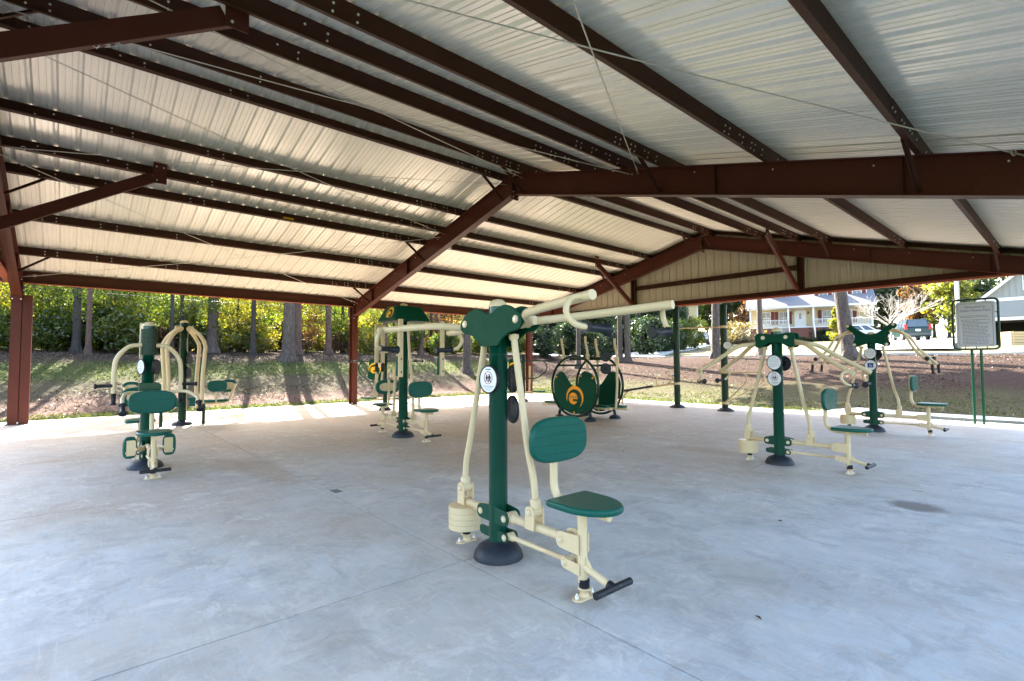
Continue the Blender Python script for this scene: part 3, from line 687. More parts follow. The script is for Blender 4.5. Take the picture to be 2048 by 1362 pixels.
def arm_pair(th, s, x0, z0, x1, z1, spread, r=.031, sag=0, grip_kind='c'):
    for e in (-1, 1):
        am = MB(); p = [(s*x0, e*.012, z0), (s*(x0+.10), e*.05, z0+(z1-z0)*.06), (s*(x0+.24), e*spread*.58, z0+(z1-z0)*.24+sag), (s*(x0+(x1-x0)*.55), e*spread*.80, z0+(z1-z0)*.58+sag*.6), (s*x1, e*spread, z1)]
        pts = fillet(p, .16, 6); am.tube(pts, r, 18)
        if e < 0: am.tube([(s*(x0-.06), 0, z0-.004), (s*(x0+.10), 0, z0+(z1-z0)*.06)], [.05, .036], 16); am.tube([(s*(x0-.05), -.07, z0), (s*(x0-.05), .07, z0)], .046, 18)
        d = Vector((s, 0, (z1-z0)/(x1-x0))).normalized(); q = Vector((s*x1, e*spread, z1))-d*.055
        a = obj('press_arm', am, CREAM, th)
        if grip_kind == 'c':
            hm = MB(); pts = [q, q+Vector((-s*.06, e*.05, -.012)), q+Vector((-s*.075, e*.085, -.085)), q+Vector((-s*.03, e*.065, -.160)), q+Vector((s*.01, e*.0, -.182))]
            cr = [pts[0]]
            for i in range(len(pts)-1):                       # Catmull-Rom through the loop
                p0, p1, p2, p3 = pts[max(0, i-1)], pts[i], pts[i+1], pts[min(len(pts)-1, i+2)]
                for k in range(1, 6):
                    t = k/5; cr.append(.5*((2*p1)+(p2-p0)*t+(2*p0-5*p1+4*p2-p3)*t*t+(3*p1-p0-3*p2+p3)*t**3))
            hm.tube(cr, .0185, 12); obj('handle_loop', hm, CREAM, a); grip(a, q+Vector((s*.008, e*.010, -.181)), q+Vector((s*.016, -e*.190, -.192)), .026, .043)
        else:
            tip = Vector((s*x1, e*spread, z1)); grip(a, tip+Vector((0, 0, .02)), tip+Vector((s*.02, 0, -.17)), .026, .03)
            obj('stop_ball', MB().lathe([(.004, -.045), (.03, -.036), (.045, 0), (.03, .036), (.004, .045)], tip-d*.10+Vector((0, e*.02, .05)), 14), RUBBER, a)
def plate_pair(th, poly, yo, bolts_at, washer_r=.033):
    for e in (-1, 1):
        pm = MB(); pm.prism(poly, -e*yo-.011, -e*yo+.011, XZ); pl = obj('cam_plate', pm, GPLAS, th, bevel=.005)
        for bx, bz in bolts_at: washer(th, (bx, e*(yo+.011), bz), (0, e, 0), washer_r, pl)

# ---- 1: the lat-pull in the foreground
HEART = rounded([(.0, 1.982), (.10, 2.035), (.20, 2.062), (.31, 2.03), (.405, 1.955), (.425, 1.895), (.37, 1.845), (.26, 1.835), (.155, 1.775), (.115, 1.728), (-.115, 1.728), (-.155, 1.775), (-.26, 1.835), (-.37, 1.845), (-.425, 1.895), (-.405, 1.955), (-.31, 2.03), (-.20, 2.062), (-.10, 2.035)][::-1], [.05,.06,.09,.08,.05,.05,.06,.08,.05,.02,.02,.05,.08,.06,.05,.05,.08,.09,.06], 4)
def pull_machine(label, loc, rz, kind):
    th = thing('press_machine', label, 'exercise machine', loc, rz, 'two-person press machines with hanging weights')
    po = pole(th, 2.11); green_brackets(th); weights(th); seat_unit(th, 1)
    lm = MB().tube([(.145, -.04, .197), (.145, .04, .197)], .03, 14); lm.tube([(.16, 0, .197), (.20, 0, .197), (.205, 0, .197), (.74, 0, .2), (.745, 0, .2), (.80, 0, .2)], [.028, .028, .018, .018, .028, .028], 14); lm.tube([(.80, -.036, .2), (.80, .036, .2)], .03, 14)
    li = obj('lower_link', lm, CREAM, th); washer(th, (.80, -.047, .2), (0, -1, 0), .024, li); washer(th, (.775, -.058, .355), (0, -1, 0), .026, li)
    jm = MB().tube([(.775, -.047, .355), (.775, .047, .355)], .04, 16); obj('lever_hub', jm, CREAM, li)
    lever(th, -1, .49, .475, .475, [(-.477, 0, .56), (-.47, 0, .70), (-.405, 0, .90), (-.20, 0, 1.70), (-.185, 0, 1.82)])
    lever(th, 1, .72, .445, .462, [(.455, 0, .55), (.44, 0, .70), (.375, 0, .90), (.225, 0, 1.70), (.205, 0, 1.82)])
    if kind == 'heart':
        plate_pair(th, HEART, .088, [(-.345, 1.93), (.345, 1.93)])
        arm_pair(th, 1, .36, 1.915, 1.40, 1.985, .41, sag=.012); arm_pair(th, -1, .36, 1.91, 1.40, 1.915, .41, sag=.012)
        disc_sign(th, (.02, -.112, 1.455), (.05, -1, 0), 'nokids'); disc_sign(th, (.045, .118, 1.455), (-.30, -1, 0), 'back'); disc_sign(th, (.045, .118, 1.20), (-.30, -1, 0), 'back')
    elif kind == 'bone':
        bone = rounded([(0, 2.005), (.10, 2.02), (.20, 2.04), (.285, 2.03), (.30, 1.95), (.285, 1.90), (.30, 1.82), (.22, 1.80), (.11, 1.875), (0, 1.89), (-.11, 1.875), (-.22, 1.80), (-.30, 1.82), (-.285, 1.90), (-.30, 1.95), (-.285, 2.03), (-.20, 2.04), (-.10, 2.02)][::-1], [.05,.04,.05,.05,.03,.05,.05,.05,.06,.06,.06,.05,.05,.05,.03,.05,.05,.04], 4)
        plate_pair(th, bone, .088, [(-.17, 1.965), (.17, 1.965)], .032)
        for s in (-1, 1): arm_pair(th, s, .27, 1.90, 1.14, 1.42, .40, sag=.06)
        disc_sign(th, (.0, -.112, 1.575), (-.15, -1, 0), 'info', .122); disc_sign(th, (.0, -.112, 1.325), (-.15, -1, 0), 'nokids', .122); disc_sign(th, (.05, .115, 1.56), (-.2, -1, 0), 'back', .12)
    else:
        bf = rounded([(0, 2.06), (.14, 2.10), (.27, 2.20), (.40, 2.32), (.46, 2.26), (.40, 2.18), (.30, 2.10), (.27, 2.0), (.34, 1.86), (.29, 1.80), (.16, 1.86), (0, 1.885), (-.16, 1.86), (-.29, 1.80), (-.34, 1.86), (-.27, 2.0), (-.30, 2.10), (-.40, 2.18), (-.46, 2.26), (-.40, 2.32), (-.27, 2.20), (-.14, 2.10)][::-1], .05, 4)
        plate_pair(th, bf, .088, [(-.41, 2.265), (.41, 2.265), (-.29, 1.855), (.29, 1.855)], .03)
        for s in (-1, 1): arm_pair(th, s, .40, 2.16, 1.06, 1.42, .31, r=.026, sag=.03, grip_kind='v')
        disc_sign(th, (.0, -.112, 1.66), (-.15, -1, 0), 'info', .122); disc_sign(th, (.0, -.112, 1.41), (-.15, -1, 0), 'access', .122); disc_sign(th, (.05, .115, 1.64), (-.2, -1, 0), 'back', .12)
    return th
pull_machine('lat-pull machine in the foreground with green heart-shaped plate and long level cream arms', (-3.24, 2.69, 0), R(-1.5), 'heart')
pull_machine('chest-press machine with bone-shaped green plate and drooping arms, on the right in the shade', (-3.19, 8.36, 0), R(-1), 'bone')
_rr = pull_machine('butterfly-plated press machine with blue wheelchair plaque, beside the park sign', (-3.20, 13.75, 0), 0, 'butterfly'); _rr.scale = (1.05, 1.05, 1.06)
# ---- logo plate
def g_logo(parent, m, Rr, mat=None, name=True):
    """round emblem: crescent, inner disc with a notch, and the maker's name"""
    mat = mat or ORANGE; mb = MB(); n = 30; out = []; inn = []
    for i in range(n+1):
        a = R(205)-R(268)*i/n; t = i/n; w = .30*math.sin(math.pi*min(1, t*1.04))**.8+.005
        out.append((Rr*math.cos(a), Rr*math.sin(a))); inn.append((Rr*(1-w)*math.cos(a), Rr*(1-w)*math.sin(a)))
    vs = [m @ Vector((p[0], p[1], .0015)) for p in out+inn]; mb.add(vs, [(i, i+1, n+2+i, n+1+i) for i in range(n)])
    cx, cy, r2 = -.18*Rr, -.12*Rr, .52*Rr; k = 36
    dv = [(cx+r2*math.cos(2*math.pi*i/k), cy+r2*math.sin(2*math.pi*i/k)) for i in range(k)]
    mb.add([m @ Vector((p[0], p[1], .0015)) for p in dv], [tuple(range(k))])
    e = obj('emblem', mb, mat, parent, fix=False)
    nb = MB(); nb.box((-.22*Rr, -.36*Rr, .0020), (.36*Rr, -.16*Rr, .0030), m); obj('emblem_notch', nb, GPLAS, e)
    if name: lettering('maker_name', 'greenfields', .30*Rr, INK, e, m @ Matrix.Translation((.08*Rr, .02*Rr, .0034)))
    return e

# ---- L: two-person press with leg pads, on the left
def left_machine():
    th = thing('press_machine', 'two-person press machine with ribbed green sleeve and curved arms, alone on the left', 'exercise machine', (-9.53, .90, 0), 0)
    po = pole(th, 2.22, .085, .235); green_brackets(th)
    sm = MB(); z = 1.72
    for i in range(14): sm.cyl((0, 0, z), (0, 0, z+.0272), .112, 32); sm.cyl((0, 0, z+.0272), (0, 0, z+.0285), .110, 32); z += .0285
    obj('ribbed_sleeve', sm, DGREEN, th)
    bp = MB(); bp.box((-.20, -.10, 1.66), (-.175, .10, 2.22)); bp.box((-.175, -.09, 2.12), (-.05, .09, 2.19)); obj('back_plate', bp, CREAM, th, bevel=.01)
    for s in (1, -1):
        seat_unit(th, s)
        lm = MB().tube([(s*.145, 0, .197), (s*.80, 0, .2)], .018, 12); obj('lower_link', lm, CREAM, th)
        lm = MB().tube([(s*.155, 0, .35), (s*.78, 0, .355)], .034, 16); obj('lever', lm, CREAM, th)
        # pair of forward handles that leave from behind the backrest
        for e in (-1, 1) if s > 0 else ():
            yy = -.37 if e < 0 else .50
            hm = MB(); hm.tube(fillet([(s*.55, e*.10, 1.17), (s*.62, yy*.85, 1.18), (s*1.02, yy, 1.10), (s*1.14, yy, 1.02)], .12, 6), .023, 14); a = obj('side_handle', hm, CREAM, th)
            grip(a, (s*1.12, yy, 1.04), (s*1.24, yy, .93), .028, .052)
        # knee pads
        for e in (-1, 1) if s > 0 else ():
            m = frame_m((s*.50, e*.235, .39), (-e*.25, -1, 0), (0, 0, 1)) if s > 0 else frame_m((s*.50, e*.235, .39), (0, 1, 0), (0, 0, 1))
            pm = MB(); cushion(pm, superpill(.165, .31, 3.2, 28), m, -.03, .03, .015); k = obj('knee_pad', pm, PAD, th)
            m2 = frame_m((s*.535, e*.235, .385), (0, 1, 0), (0, 0, 1)); qm = MB(); qm.prism(superpill(.135, .22, 8, 24), -.006, .006, m2); qm.tube([(s*.54, e*.17, .36), (s*.30, e*.05, .36)], .02, 10); qm.tube([(s*.54, e*.29, .32), (s*.30, e*.05, .32)], .018, 10); obj('pad_plate', qm, CREAM, k)
    for e in (-1, 1):
        am = MB(); am.tube(fillet([(.05, e*.09, 1.87), (.06, e*.24, 1.86), (.08, e*.40, 1.68), (.10, e*.42, 1.40), (.10, e*.415, 1.14)], .22, 8), .031, 16); a = obj('press_arm', am, CREAM, th)
        grip(a, (.10, e*.415, 1.15), (.10, e*.415, .98), .030, .043); grip(a, (.10, e*.43, 1.265), (.10, e*.64, 1.26), .025, .038)
    gh = MB(); gh.box((.06, -.125, 1.18), (.26, .125, 1.30)); gh.box((.255, -.11, 1.12), (.265, .11, 1.20)); obj('guard_box', gh, GREEN, th, bevel=.012)
    disc_sign(th, (.10, -.095, 1.54), (.35, -1, 0), 'info', .115); disc_sign(th, (.13, .09, 1.54), (.6, 1, 0), 'back', .115)
    return th
left_machine()

# ---- M: pec-deck with a green hood
def hood_machine():
    th = thing('press_machine', 'butterfly machine with green hood and yellow G emblem, behind the foreground machine', 'exercise machine', (-9.70, 5.40, 0), 0)
    pole(th, 2.76, .10, .24); green_brackets(th)
    hm = MB(); zb, zt_, zm = 2.46, 2.80, 2.84
    top = [(-.25, -.30), (.25, -.30), (.25, .30), (-.25, .30)]; bot = [(-.44, -.44), (.44, -.44), (.44, .44), (-.44, .44)]
    hm.add([(x, y, zb) for x, y in bot]+[(x, y, zt_) for x, y in top], [(0,1,5,4), (1,2,6,5), (2,3,7,6), (3,0,4,7), (4,5,6,7), (3,2,1,0)])
    ho = obj('hood', hm, GPLAS, th, bevel=.06, seg=4)
    g_logo(ho, frame_m((.08, -.378, 2.62), (1, 0, 0), (0, .38, .92)), .15, YELLOW, False)
    obj('hood_cap', MB().lathe([(.085, 2.80), (.085, 2.83), (.06, 2.86), (.01, 2.875)], n=20), CREAM, ho)
    for s in (1, -1):
        seat_unit(th, s)
        lm = MB().tube([(s*.155, 0, .35), (s*.78, 0, .355)], .036, 14); lm.tube([(s*.42, -.05, .46), (s*.42, .05, .46)], .05, 16); lm.box((s*.42-.045, -.05, .34), (s*.42+.045, -.04, .47)); le = obj('lever', lm, CREAM, th); washer(th, (s*.42, -.05, .46), (0, -1, 0), .03, le)
        lm = MB().tube([(s*.145, 0, .197), (s*.80, 0, .2)], .02, 12); obj('lower_link', lm, CREAM, th)
        rm = MB().tube(fillet([(s*.42, 0, .50), (s*.40, 0, 1.0), (s*.22, 0, 2.0), (s*.20, 0, 2.5)], .2, 5), .03, 12); obj('push_rod', rm, CREAM, th)
    for e, y in ((-1, -.46), (1, .52)):
        am = MB(); am.box((.68, y-.045, 1.30), (.74, y+.045, 2.46)); a = obj('pec_arm', am, CREAM, th, bevel=.008)
        pm = MB(); pm.box((.60, y-.06, 1.32), (.675, y+.05, 1.72)); obj('arm_pad', pm, PAD, a, bevel=.02)
        for z in (1.40, 1.66): obj('bolt', MB().tube([(.742, y, z), (.750, y, z)], .017, 8), RUBBER, a)
    am = MB(); am.box((-.93, -.225, 1.56), (-.88, -.14, 2.42)); am.box((-.93, -.07, 1.56), (-.88, .015, 2.42)); am.box((-.94, -.225, 2.30), (-.87, .015, 2.46)); a = obj('pec_arm', am, CREAM, th, bevel=.01)
    for y in (-.18, -.03): grip(a, (-.905, y, 1.58), (-.905, y, 1.38), .036, .046)
    lm = MB().tube(fillet([(-.905, -.03, 1.40), (-.905, -.06, 1.1), (-.93, -.16, .80)], .1), .022, 10); lm.tube([(-.905, -.18, 1.40), (-.93, -.22, .82)], .022, 10); obj('lower_rod', lm, CREAM, a)
    return th
hood_machine()

# ---- leg machine in the sun by the left edge
def swing_machine():
    th = thing('leg_machine', 'leg-swing machine with inverted V cream arms standing in the sunlit strip', 'exercise machine', (-15.36, 2.19, 0), 0)
    pole(th, 2.68, .095, .24, DGREEN)
    for s in (-1, 1):
        hb = MB().tube([(.02, s*.06, 2.47), (.02, s*.20, 2.47)], .075, 18); hb.tube([(.10, s*.10, 2.47), (.16, s*.10, 2.47)], .068, 18); h = obj('pivot', hb, CREAM, th)
        for e, dx in ((1, .42), (-1, -.38)):
            am = MB().tube(fillet([(dx*.5, s*.14, 2.46), (dx, s*.30, 2.30), (dx, s*.42, 2.06), (dx, s*.36, 1.2), (dx, s*.36, .60)], .14, 5), .045, 12); obj('swing_arm', am, CREAM, th)
        lg = MB().tube([(.10, s*.46, 0), (.10, s*.46, .52)], .042, 12); obj('leg', lg, DGREEN, th)
        fr = MB().tube(fillet([(0, s*.30, .52), (0, s*.95, .52), (.02, s*1.08, .60), (.04, s*1.20, 1.02)], .14, 6), .04, 12); fr.tube(fillet([(.30, s*.70, .55), (.30, s*.70, .95)], .05), .035, 10); obj('seat_frame', fr, CREAM, th)
        sm = MB(); cushion(sm, superpill(.42, .60, 3, 32), frame_m((.12, s*.74, .60), (1, 0, 0), (0, 1, 0)), -.03, .03, .02); obj('seat', sm, PAD, th)
        backrest(th, .33, .985, 1, s*.72, .46, .30)
        backrest(th, -.02, .97, -1, s*1.06, .36, .34, plate=True)
    pd = MB()
    for s in (-1, 1): pd.box((.20, s*.16-.09, .66), (.30, s*.16+.09, .72)); pd.box((.22, s*.18-.07, .48), (.24, s*.18+.07, .66))
    obj('foot_pedal', pd, PAD, th, bevel=.015)
    disc_sign(th, (.09, .11, 1.70), (.5, 1, 0), 'back', .16); disc_sign(th, (.09, .11, 1.34), (.5, 1, 0), 'back', .16)
swing_machine()

# ---- two handlebar steppers by the far columns
def stepper(label, loc, rz):
    th = thing('stepper', label, 'exercise machine', loc, rz, 'handlebar steppers near the far left columns')
    pole(th, 1.95, .075, .20, DGREEN)
    pm = MB(); pm.prism(rounded([(-.62, 1.05), (-.12, .95), (-.08, 1.66), (-.55, 1.72)], .08), -.02, .02, XZ); pa = obj('side_panel', pm, GPLAS, th); g_logo(pa, frame_m((-.36, -.022, 1.36), (1, 0, 0), (0, 0, 1)), .22, YELLOW, False)
    for s in (-1, 1):
        hm = MB().tube([(s*.05, 0, 1.63), (s*1.28, 0, 1.63)], .024, 10); hm.tube(fillet([(s*.78, 0, 1.63), (s*.98, 0, 1.45), (s*.90, 0, 1.20), (s*.55, 0, .93), (s*.06, 0, .92)], .16, 5), .024, 10); h = obj('handlebar', hm, DGREEN, th)
        grip(h, (s*1.02, 0, 1.63), (s*1.32, 0, 1.63), .032, .05)
    fr = MB().tube([(.26, .10, 1.42), (.24, .10, .40)], .04, 10); fr.tube(fillet([(-.25, 0, 1.2), (-.32, 0, .6), (-.32, 0, .34)], .1), .035, 10); fr.tube([(-.4, 0, .36), (.4, .06, .38)], .04, 10); obj('swing_frame', fr, CREAM, th)
    for x in (-.55, .62): obj('foot_plate', MB().box((x-.26, -.10, .37), (x+.26, .10, .43)), PAD, th, bevel=.015)
    obj('pivot_cap', MB().tube([(-.16, -.06, 1.50), (-.16, -.12, 1.50)], .075, 14), CREAM, th)
stepper('dark green handlebar stepper behind the hooded machine', (-15.47, 7.93, 0), R(40))
stepper('dark green handlebar stepper in front of the far left corner column', (-14.92, 13.71, 0), R(46))

# ---- cross-country walker with two big rings
def walker():
    th = thing('ski_walker', 'cross-country walker with two big green rings and heart panels with an orange G emblem', 'exercise machine', (-9.30, 10.98, 0), 0)
    for k, y in enumerate((-.53, .53)):
        rm = MB(); n = 40; rm.tube([(.845*math.cos(w), y, .925+.825*math.sin(w)) for w in [2*math.pi*i/n for i in range(n+1)]], .036, 12, False); ri = obj('ring', rm, DGREEN, th)
        hp = rounded([(.07, .92), (.25, 1.12), (.36, 1.28), (.52, 1.33), (.68, 1.22), (.78, 1.02), (.74, .62), (.52, .30), (.10, .16), (-.10, .16), (-.52, .30), (-.74, .62), (-.78, 1.02), (-.68, 1.22), (-.52, 1.33), (-.36, 1.28), (-.25, 1.12), (-.07, .92)][::-1], .09, 4)
        pm = MB().prism(hp, -y-.012, -y+.012, XZ); pa = obj('heart_panel', pm, GPLAS, th)
        if k == 0: g_logo(pa, frame_m((.03, y-.014, .62), (1, 0, 0), (0, 0, 1)), .31)
        for bx, bz in ((-.66, 1.16), (.66, 1.16), (0, .20)): obj('bolt_cap', MB().tube([(bx, y-.012, bz), (bx, y-.024, bz)], .028, 12), ORANGE, pa)
        for s in (-1, 1):
            lm = MB().tube(fillet([(s*.42, y, .28), (s*.52, y, .25), (s*.56, y, .18), (s*.56, y, .06)], .06, 5), .043, 12); obj('leg', lm, DGREEN, th)
            obj('boot', MB().lathe([(.165, 0), (.16, .03), (.13, .075), (.07, .105), (.045, .11)], (s*.56, y, 0), 24), DOME, th)
    tb = MB().tube([(-.60, -.53, 1.49), (-.60, .53, 1.49)], .03, 10); tb.tube([(.60, -.53, 1.49), (.60, .53, 1.49)], .03, 10); tb.tube([(-.62, 0, 1.68), (.80, 0, 1.68)], .045, 12); tb.tube([(.1, -.53, 1.72), (.1, .53, 1.72)], .03, 10); obj('top_beam', tb, DGREEN, th)
    for x, y, zt2 in ((-.82, -.12, 2.40), (.10, -.14, 2.43), (.24, .14, 2.36), (1.0, .0, 2.34)):
        am = MB().tube(fillet([(x-.02, y, zt2-.12), (x-.02, y, zt2-.30), (x+.05, y, zt2-.52), (x+.05, y, .95), (x+.0, y, .36)], .12, 5), [.03]+[.03]*24 if False else .034, 12); a = obj('swing_arm', am, CREAM, th)
        am2 = MB().tube([(x+.05, y, zt2-.62), (x+.05, y, zt2-.80)], .058, 12); obj('arm_sleeve', am2, CREAM, a); grip(a, (x-.02, y, zt2-.14), (x-.02, y, zt2+.02), .030, .036)
    for x, y in ((-1.30, -.10), (.62, -.14), (.95, .14), (-.9, .14)):
        fb = MB().box((x-.34, y-.05, .30), (x+.34, y+.05, .36)); f = obj('foot_beam', fb, CREAM, th); obj('foot_plate', MB().box((x-.20, y-.10, .36), (x+.24, y+.10, .42)), PAD, f, bevel=.015)
    disc_sign(th, (.72, -.06, 1.74), (.5, -1, 0), 'back', .15); disc_sign(th, (.72, -.06, 1.40), (.5, -1, 0), 'back', .15)
walker()

# ---- pull-up frame with bench and dip loops
def bar_station():
    th = thing('pull_up_station', 'pull-up station of two tall dark green posts with sit-up bench and dip loops', 'exercise machine', (-8.48, 15.80, 0), 0)
    for x, h in ((-.85, 3.5), (.84, 3.4)):
        obj('post', MB().tube([(x, 0, .04), (x, 0, h)], .105, 18), DGREEN, th)
        obj('boot', MB().lathe([(.26, 0), (.25, .04), (.19, .09), (.11, .12)], (x, 0, 0), 24), DOME, th)
    bm = MB().tube([(-.85, 0, 2.74), (.84, 0, 2.70)], .022, 10); bm.cyl((.84, 0, 2.66), (.84, 0, 2.74), .118); obj('pull_up_bar', bm, CREAM, th)
    lp = MB()
    for y, x1 in ((-.25, 1.62), (.25, 1.95)):
        lp.tube(fillet([(.84, y*.5, 1.235), (x1, y, 1.245), (x1+.05, y, .98), (.92, y*.4, .30), (.84, y*.4, .27)], .18, 6), .026, 10)
    lp.cyl((.84, 0, .22), (.84, 0, .30), .118); lp.cyl((.84, 0, 1.20), (.84, 0, 1.28), .118); obj('dip_loop', lp, CREAM, th)
    be = MB().tube(fillet([(-.85, 0, .83), (-1.40, 0, .76), (-2.9, 0, .50), (-3.15, 0, .22), (-3.15, 0, 0)], .2, 5), .04, 10); be.tube([(-1.66, 0, .74), (-1.66, 0, 1.10)], .03, 10); be.tube(fillet([(-1.30, 0, .78), (-1.05, 0, .92), (-1.02, 0, 1.10)], .1), .026, 10); be.tube([(-1.66, -.2, 1.10), (-1.66, .2, 1.10)], .045, 10); be.tube([(-1.02, -.2, 1.10), (-1.02, .2, 1.10)], .045, 10); be.cyl((-.85, 0, .79), (-.85, 0, .87), .118)
    obj('bench_frame', be, CREAM, th)
    for x in (-2.75, -2.10): 
        m = frame_m((x, 0, .86+(x+.85)*.172), (1, 0, .172), (0, 1, 0)); pm = MB(); cushion(pm, superpill(.60, .34, 6, 28), m, -.04, .04, .015); obj('bench_pad', pm, RUBBER, th)
    disc_sign(th, (-.95, -.06, 2.14), (-1, -.5, 0), 'back', .16); disc_sign(th, (.98, -.06, 2.10), (.5, -1, 0), 'info', .13)
bar_station()

# ---- park sign
def park_sign():
    th = thing('park_sign', 'park rules sign in rounded green frame on two thin posts at the slab edge', 'sign', (-1.78, 17.13, 0), R(2))
    for x in (-.085, .085):
        obj('post', MB().tube([(x, 0, .0), (x, 0, 1.88)], .030, 12), GREEN, th); obj('base_plate', MB().cbox((x, 0, .006), (.16, .12, .012)), GREEN, th)
    W2, z0, z1 = .425, 1.88, 3.14
    fr = fillet([(0, 0, z0), (W2, 0, z0), (W2, 0, z1), (-W2, 0, z1), (-W2, 0, z0), (0, 0, z0)], .11, 6); obj('frame', MB().tube(fr, .026, 10, False), DGREEN, th)
    m = frame_m((0, -.006, (z0+z1)/2), (1, 0, 0), (0, 0, 1)); w, h = 2*W2-.12, z1-z0-.12
    bd = obj('board', MB().prism(rounded([(-w/2, -h/2), (w/2, -h/2), (w/2, h/2), (-w/2, h/2)], .07), -.004, .004, m), paint('sign board', (.46,.47,.49), .35, var=.03), th)
    bo = rounded([(-w/2+.045, -h/2+.045), (w/2-.045, -h/2+.045), (w/2-.045, h/2-.045), (-w/2+.045, h/2-.045)], .05); bo = [m @ Vector((p[0], p[1], .0045)) for p in bo]; obj('border_line', MB().tube(bo+[bo[0]], .0032, 5, False), INK, bd)
    lettering('heading', 'Welcome to', .075, INK, bd, m @ Matrix.Translation((0, h/2-.135, .0048))); lettering('park_name', 'Dallen Fitness Park', .074, INKB, bd, m @ Matrix.Translation((0, h/2-.225, .0048)))
    pm = MB(); rg = random.Random(3); y = h/2-.32
    for i in range(24):
        g = .036 if i not in (2, 20) else .07; y -= g*.98
        if y < -h/2+.08: break
        a = -w/2+.09+(.03 if i > 2 else 0); b_ = w/2-.09-rg.random()*(.05 if i % 3 else .22); x = a
        while x < b_:
            l = .02+rg.random()*.05; pm.box((x, y-.007, .0046), (min(b_, x+l), y+.007, .0052), m); x += l+.012
    stuff(obj('rules_text', pm, paint('sign text grey', (.17,.17,.19), .6), bd))
    for x in (-.2, 0, .2):
        for z in (z0+.03, z1-.03): obj('clip', MB().cbox((x, 0, z), (.02, .012, .06)), DGREEN, th)
    for z in (2.2, 2.8):
        for x in (-W2+.03, W2-.03): obj('clip', MB().cbox((x, 0, z), (.06, .012, .02)), DGREEN, th)
park_sign()
lr = random.Random(19)
for i in range(16):
    x, y = (lr.uniform(-18.5, -14), lr.uniform(1, 14)) if i < 9 else (lr.uniform(-9, -1.2), lr.uniform(3.2, 12)); m = Matrix.Translation((x, y, .004)) @ Matrix.Rotation(lr.random()*6, 4, 'Z'); mb = MB(); q = lr.uniform(.6, 1.3); mb.add([m @ Vector(p)*1.0 for p in ((-.028*q, 0, 0), (0, -.016*q, .010), (.03*q, 0, .004), (0, .013*q, .012))], [(0, 1, 2), (0, 2, 3)])
    tag(obj('fallen_leaf', mb, paint('dead leaf', (.10,.06,.03), .8), fix=False), 'tiny dry brown leaf lying on the open concrete slab', 'leaf', 'tiny leaves blown onto the slab')
lf = random.Random(9)
for i, (x, y, lab) in enumerate(((-1.39, 3.25, 'small curled dead leaf on bare concrete right of the foreground machine'), (-6.3, 4.6, 'tiny brown leaf on the slab left of the foreground machine pole'))):
    m = Matrix.Translation((x, y, .006)) @ Matrix.Rotation(lf.random()*6, 4, 'Z'); mb = MB(); mb.add([m @ Vector(p) for p in ((-.03, 0, 0), (0, -.014, .008), (.03, 0, .004), (0, .014, .010))], [(0, 1, 2), (0, 2, 3)])
    tag(obj('dead_leaf', mb, paint('dead leaf', (.10,.06,.03), .8), fix=False), lab, 'leaf', 'dead leaves on the slab')
jp = MB().prism([(-.085, -.05), (.085, -.05), (.085, .05), (-.085, .05)], .0005, .003, Matrix.Translation((-6.19, 2.52, 0)) @ Matrix.Rotation(R(3), 4, 'Z'))
tag(obj('floor_box', jp, paint('worn steel plate', (.14,.14,.15), .55, .3, var=.5, scale=60), None), 'small dark rectangular cover plate set in the slab joint', 'floor plate')
# ------------------------------------------------------------------ vegetation
def spot(b, d):
    """ground position at bearing b (tangent to the right of the view axis) and distance d along it"""
    p = _f0*d+_r0*(b*d); return p.x, p.y
def px(p): return (p-1024)/1004.24
def leaf_mat(name, stops, trans=.55, hue=0.0):
    m = bpy.data.materials.new(name); m.use_nodes = True; t = m.node_tree; t.nodes.clear()
    out = t.nodes.new('ShaderNodeOutputMaterial'); g = N(t, 'ShaderNodeNewGeometry')
    oi = N(t, 'ShaderNodeObjectInfo')
    n1 = noise(t, g.outputs['Position'], .55, 3, .6); ri = g.outputs['Random Per Island']
    f = mth(t, 'ADD', mth(t, 'ADD', mth(t, 'MULTIPLY', ri, .45), mth(t, 'MULTIPLY', n1, .55)), mth(t, 'MULTIPLY', mth(t, 'SUBTRACT', oi.outputs['Random'], .5), .22))
    c = ramp(t, f, stops)
    d = N(t, 'ShaderNodeBsdfDiffuse'); tr = N(t, 'ShaderNodeBsdfTranslucent'); gl = N(t, 'ShaderNodeBsdfGlossy'); gl.inputs['Roughness'].default_value = .45
    t.links.new(c, d.inputs[0]); c2 = mixc(t, 1.0, c, (1.45, 1.4, .5), 'MULTIPLY'); t.links.new(c2, tr.inputs[0]); gl.inputs[0].default_value = (.8, .8, .8, 1)
    m1 = N(t, 'ShaderNodeMixShader'); m1.inputs[0].default_value = trans; t.links.new(d.outputs[0], m1.inputs[1]); t.links.new(tr.outputs[0], m1.inputs[2])
    m2 = N(t, 'ShaderNodeMixShader'); m2.inputs[0].default_value = .05; t.links.new(m1.outputs[0], m2.inputs[1]); t.links.new(gl.outputs[0], m2.inputs[2])
    t.links.new(m2.outputs[0], out.inputs[0]); return m
LF_GREEN = leaf_mat('broad leaves green', [(.25, (.024,.048,.010)), (.45, (.055,.095,.017)), (.60, (.11,.15,.025)), (.78, (.20,.20,.035))], .68)
LF_YELLOW = leaf_mat('broad leaves yellowing', [(.22, (.04,.065,.012)), (.42, (.11,.14,.022)), (.6, (.21,.21,.035)), (.8, (.32,.24,.05))], .7)
LF_ORANGE = leaf_mat('broad leaves autumn', [(.22, (.035,.018,.010)), (.42, (.08,.032,.018)), (.6, (.14,.072,.035)), (.8, (.20,.14,.07))])
LF_DARK = leaf_mat('evergreen leaves', [(.25, (.010,.022,.008)), (.5, (.020,.042,.013)), (.75, (.045,.075,.02))], .3)
LF_GOLD = leaf_mat('golden conifer', [(.25, (.10,.12,.012)), (.5, (.22,.24,.02)), (.8, (.36,.34,.04))], .4)
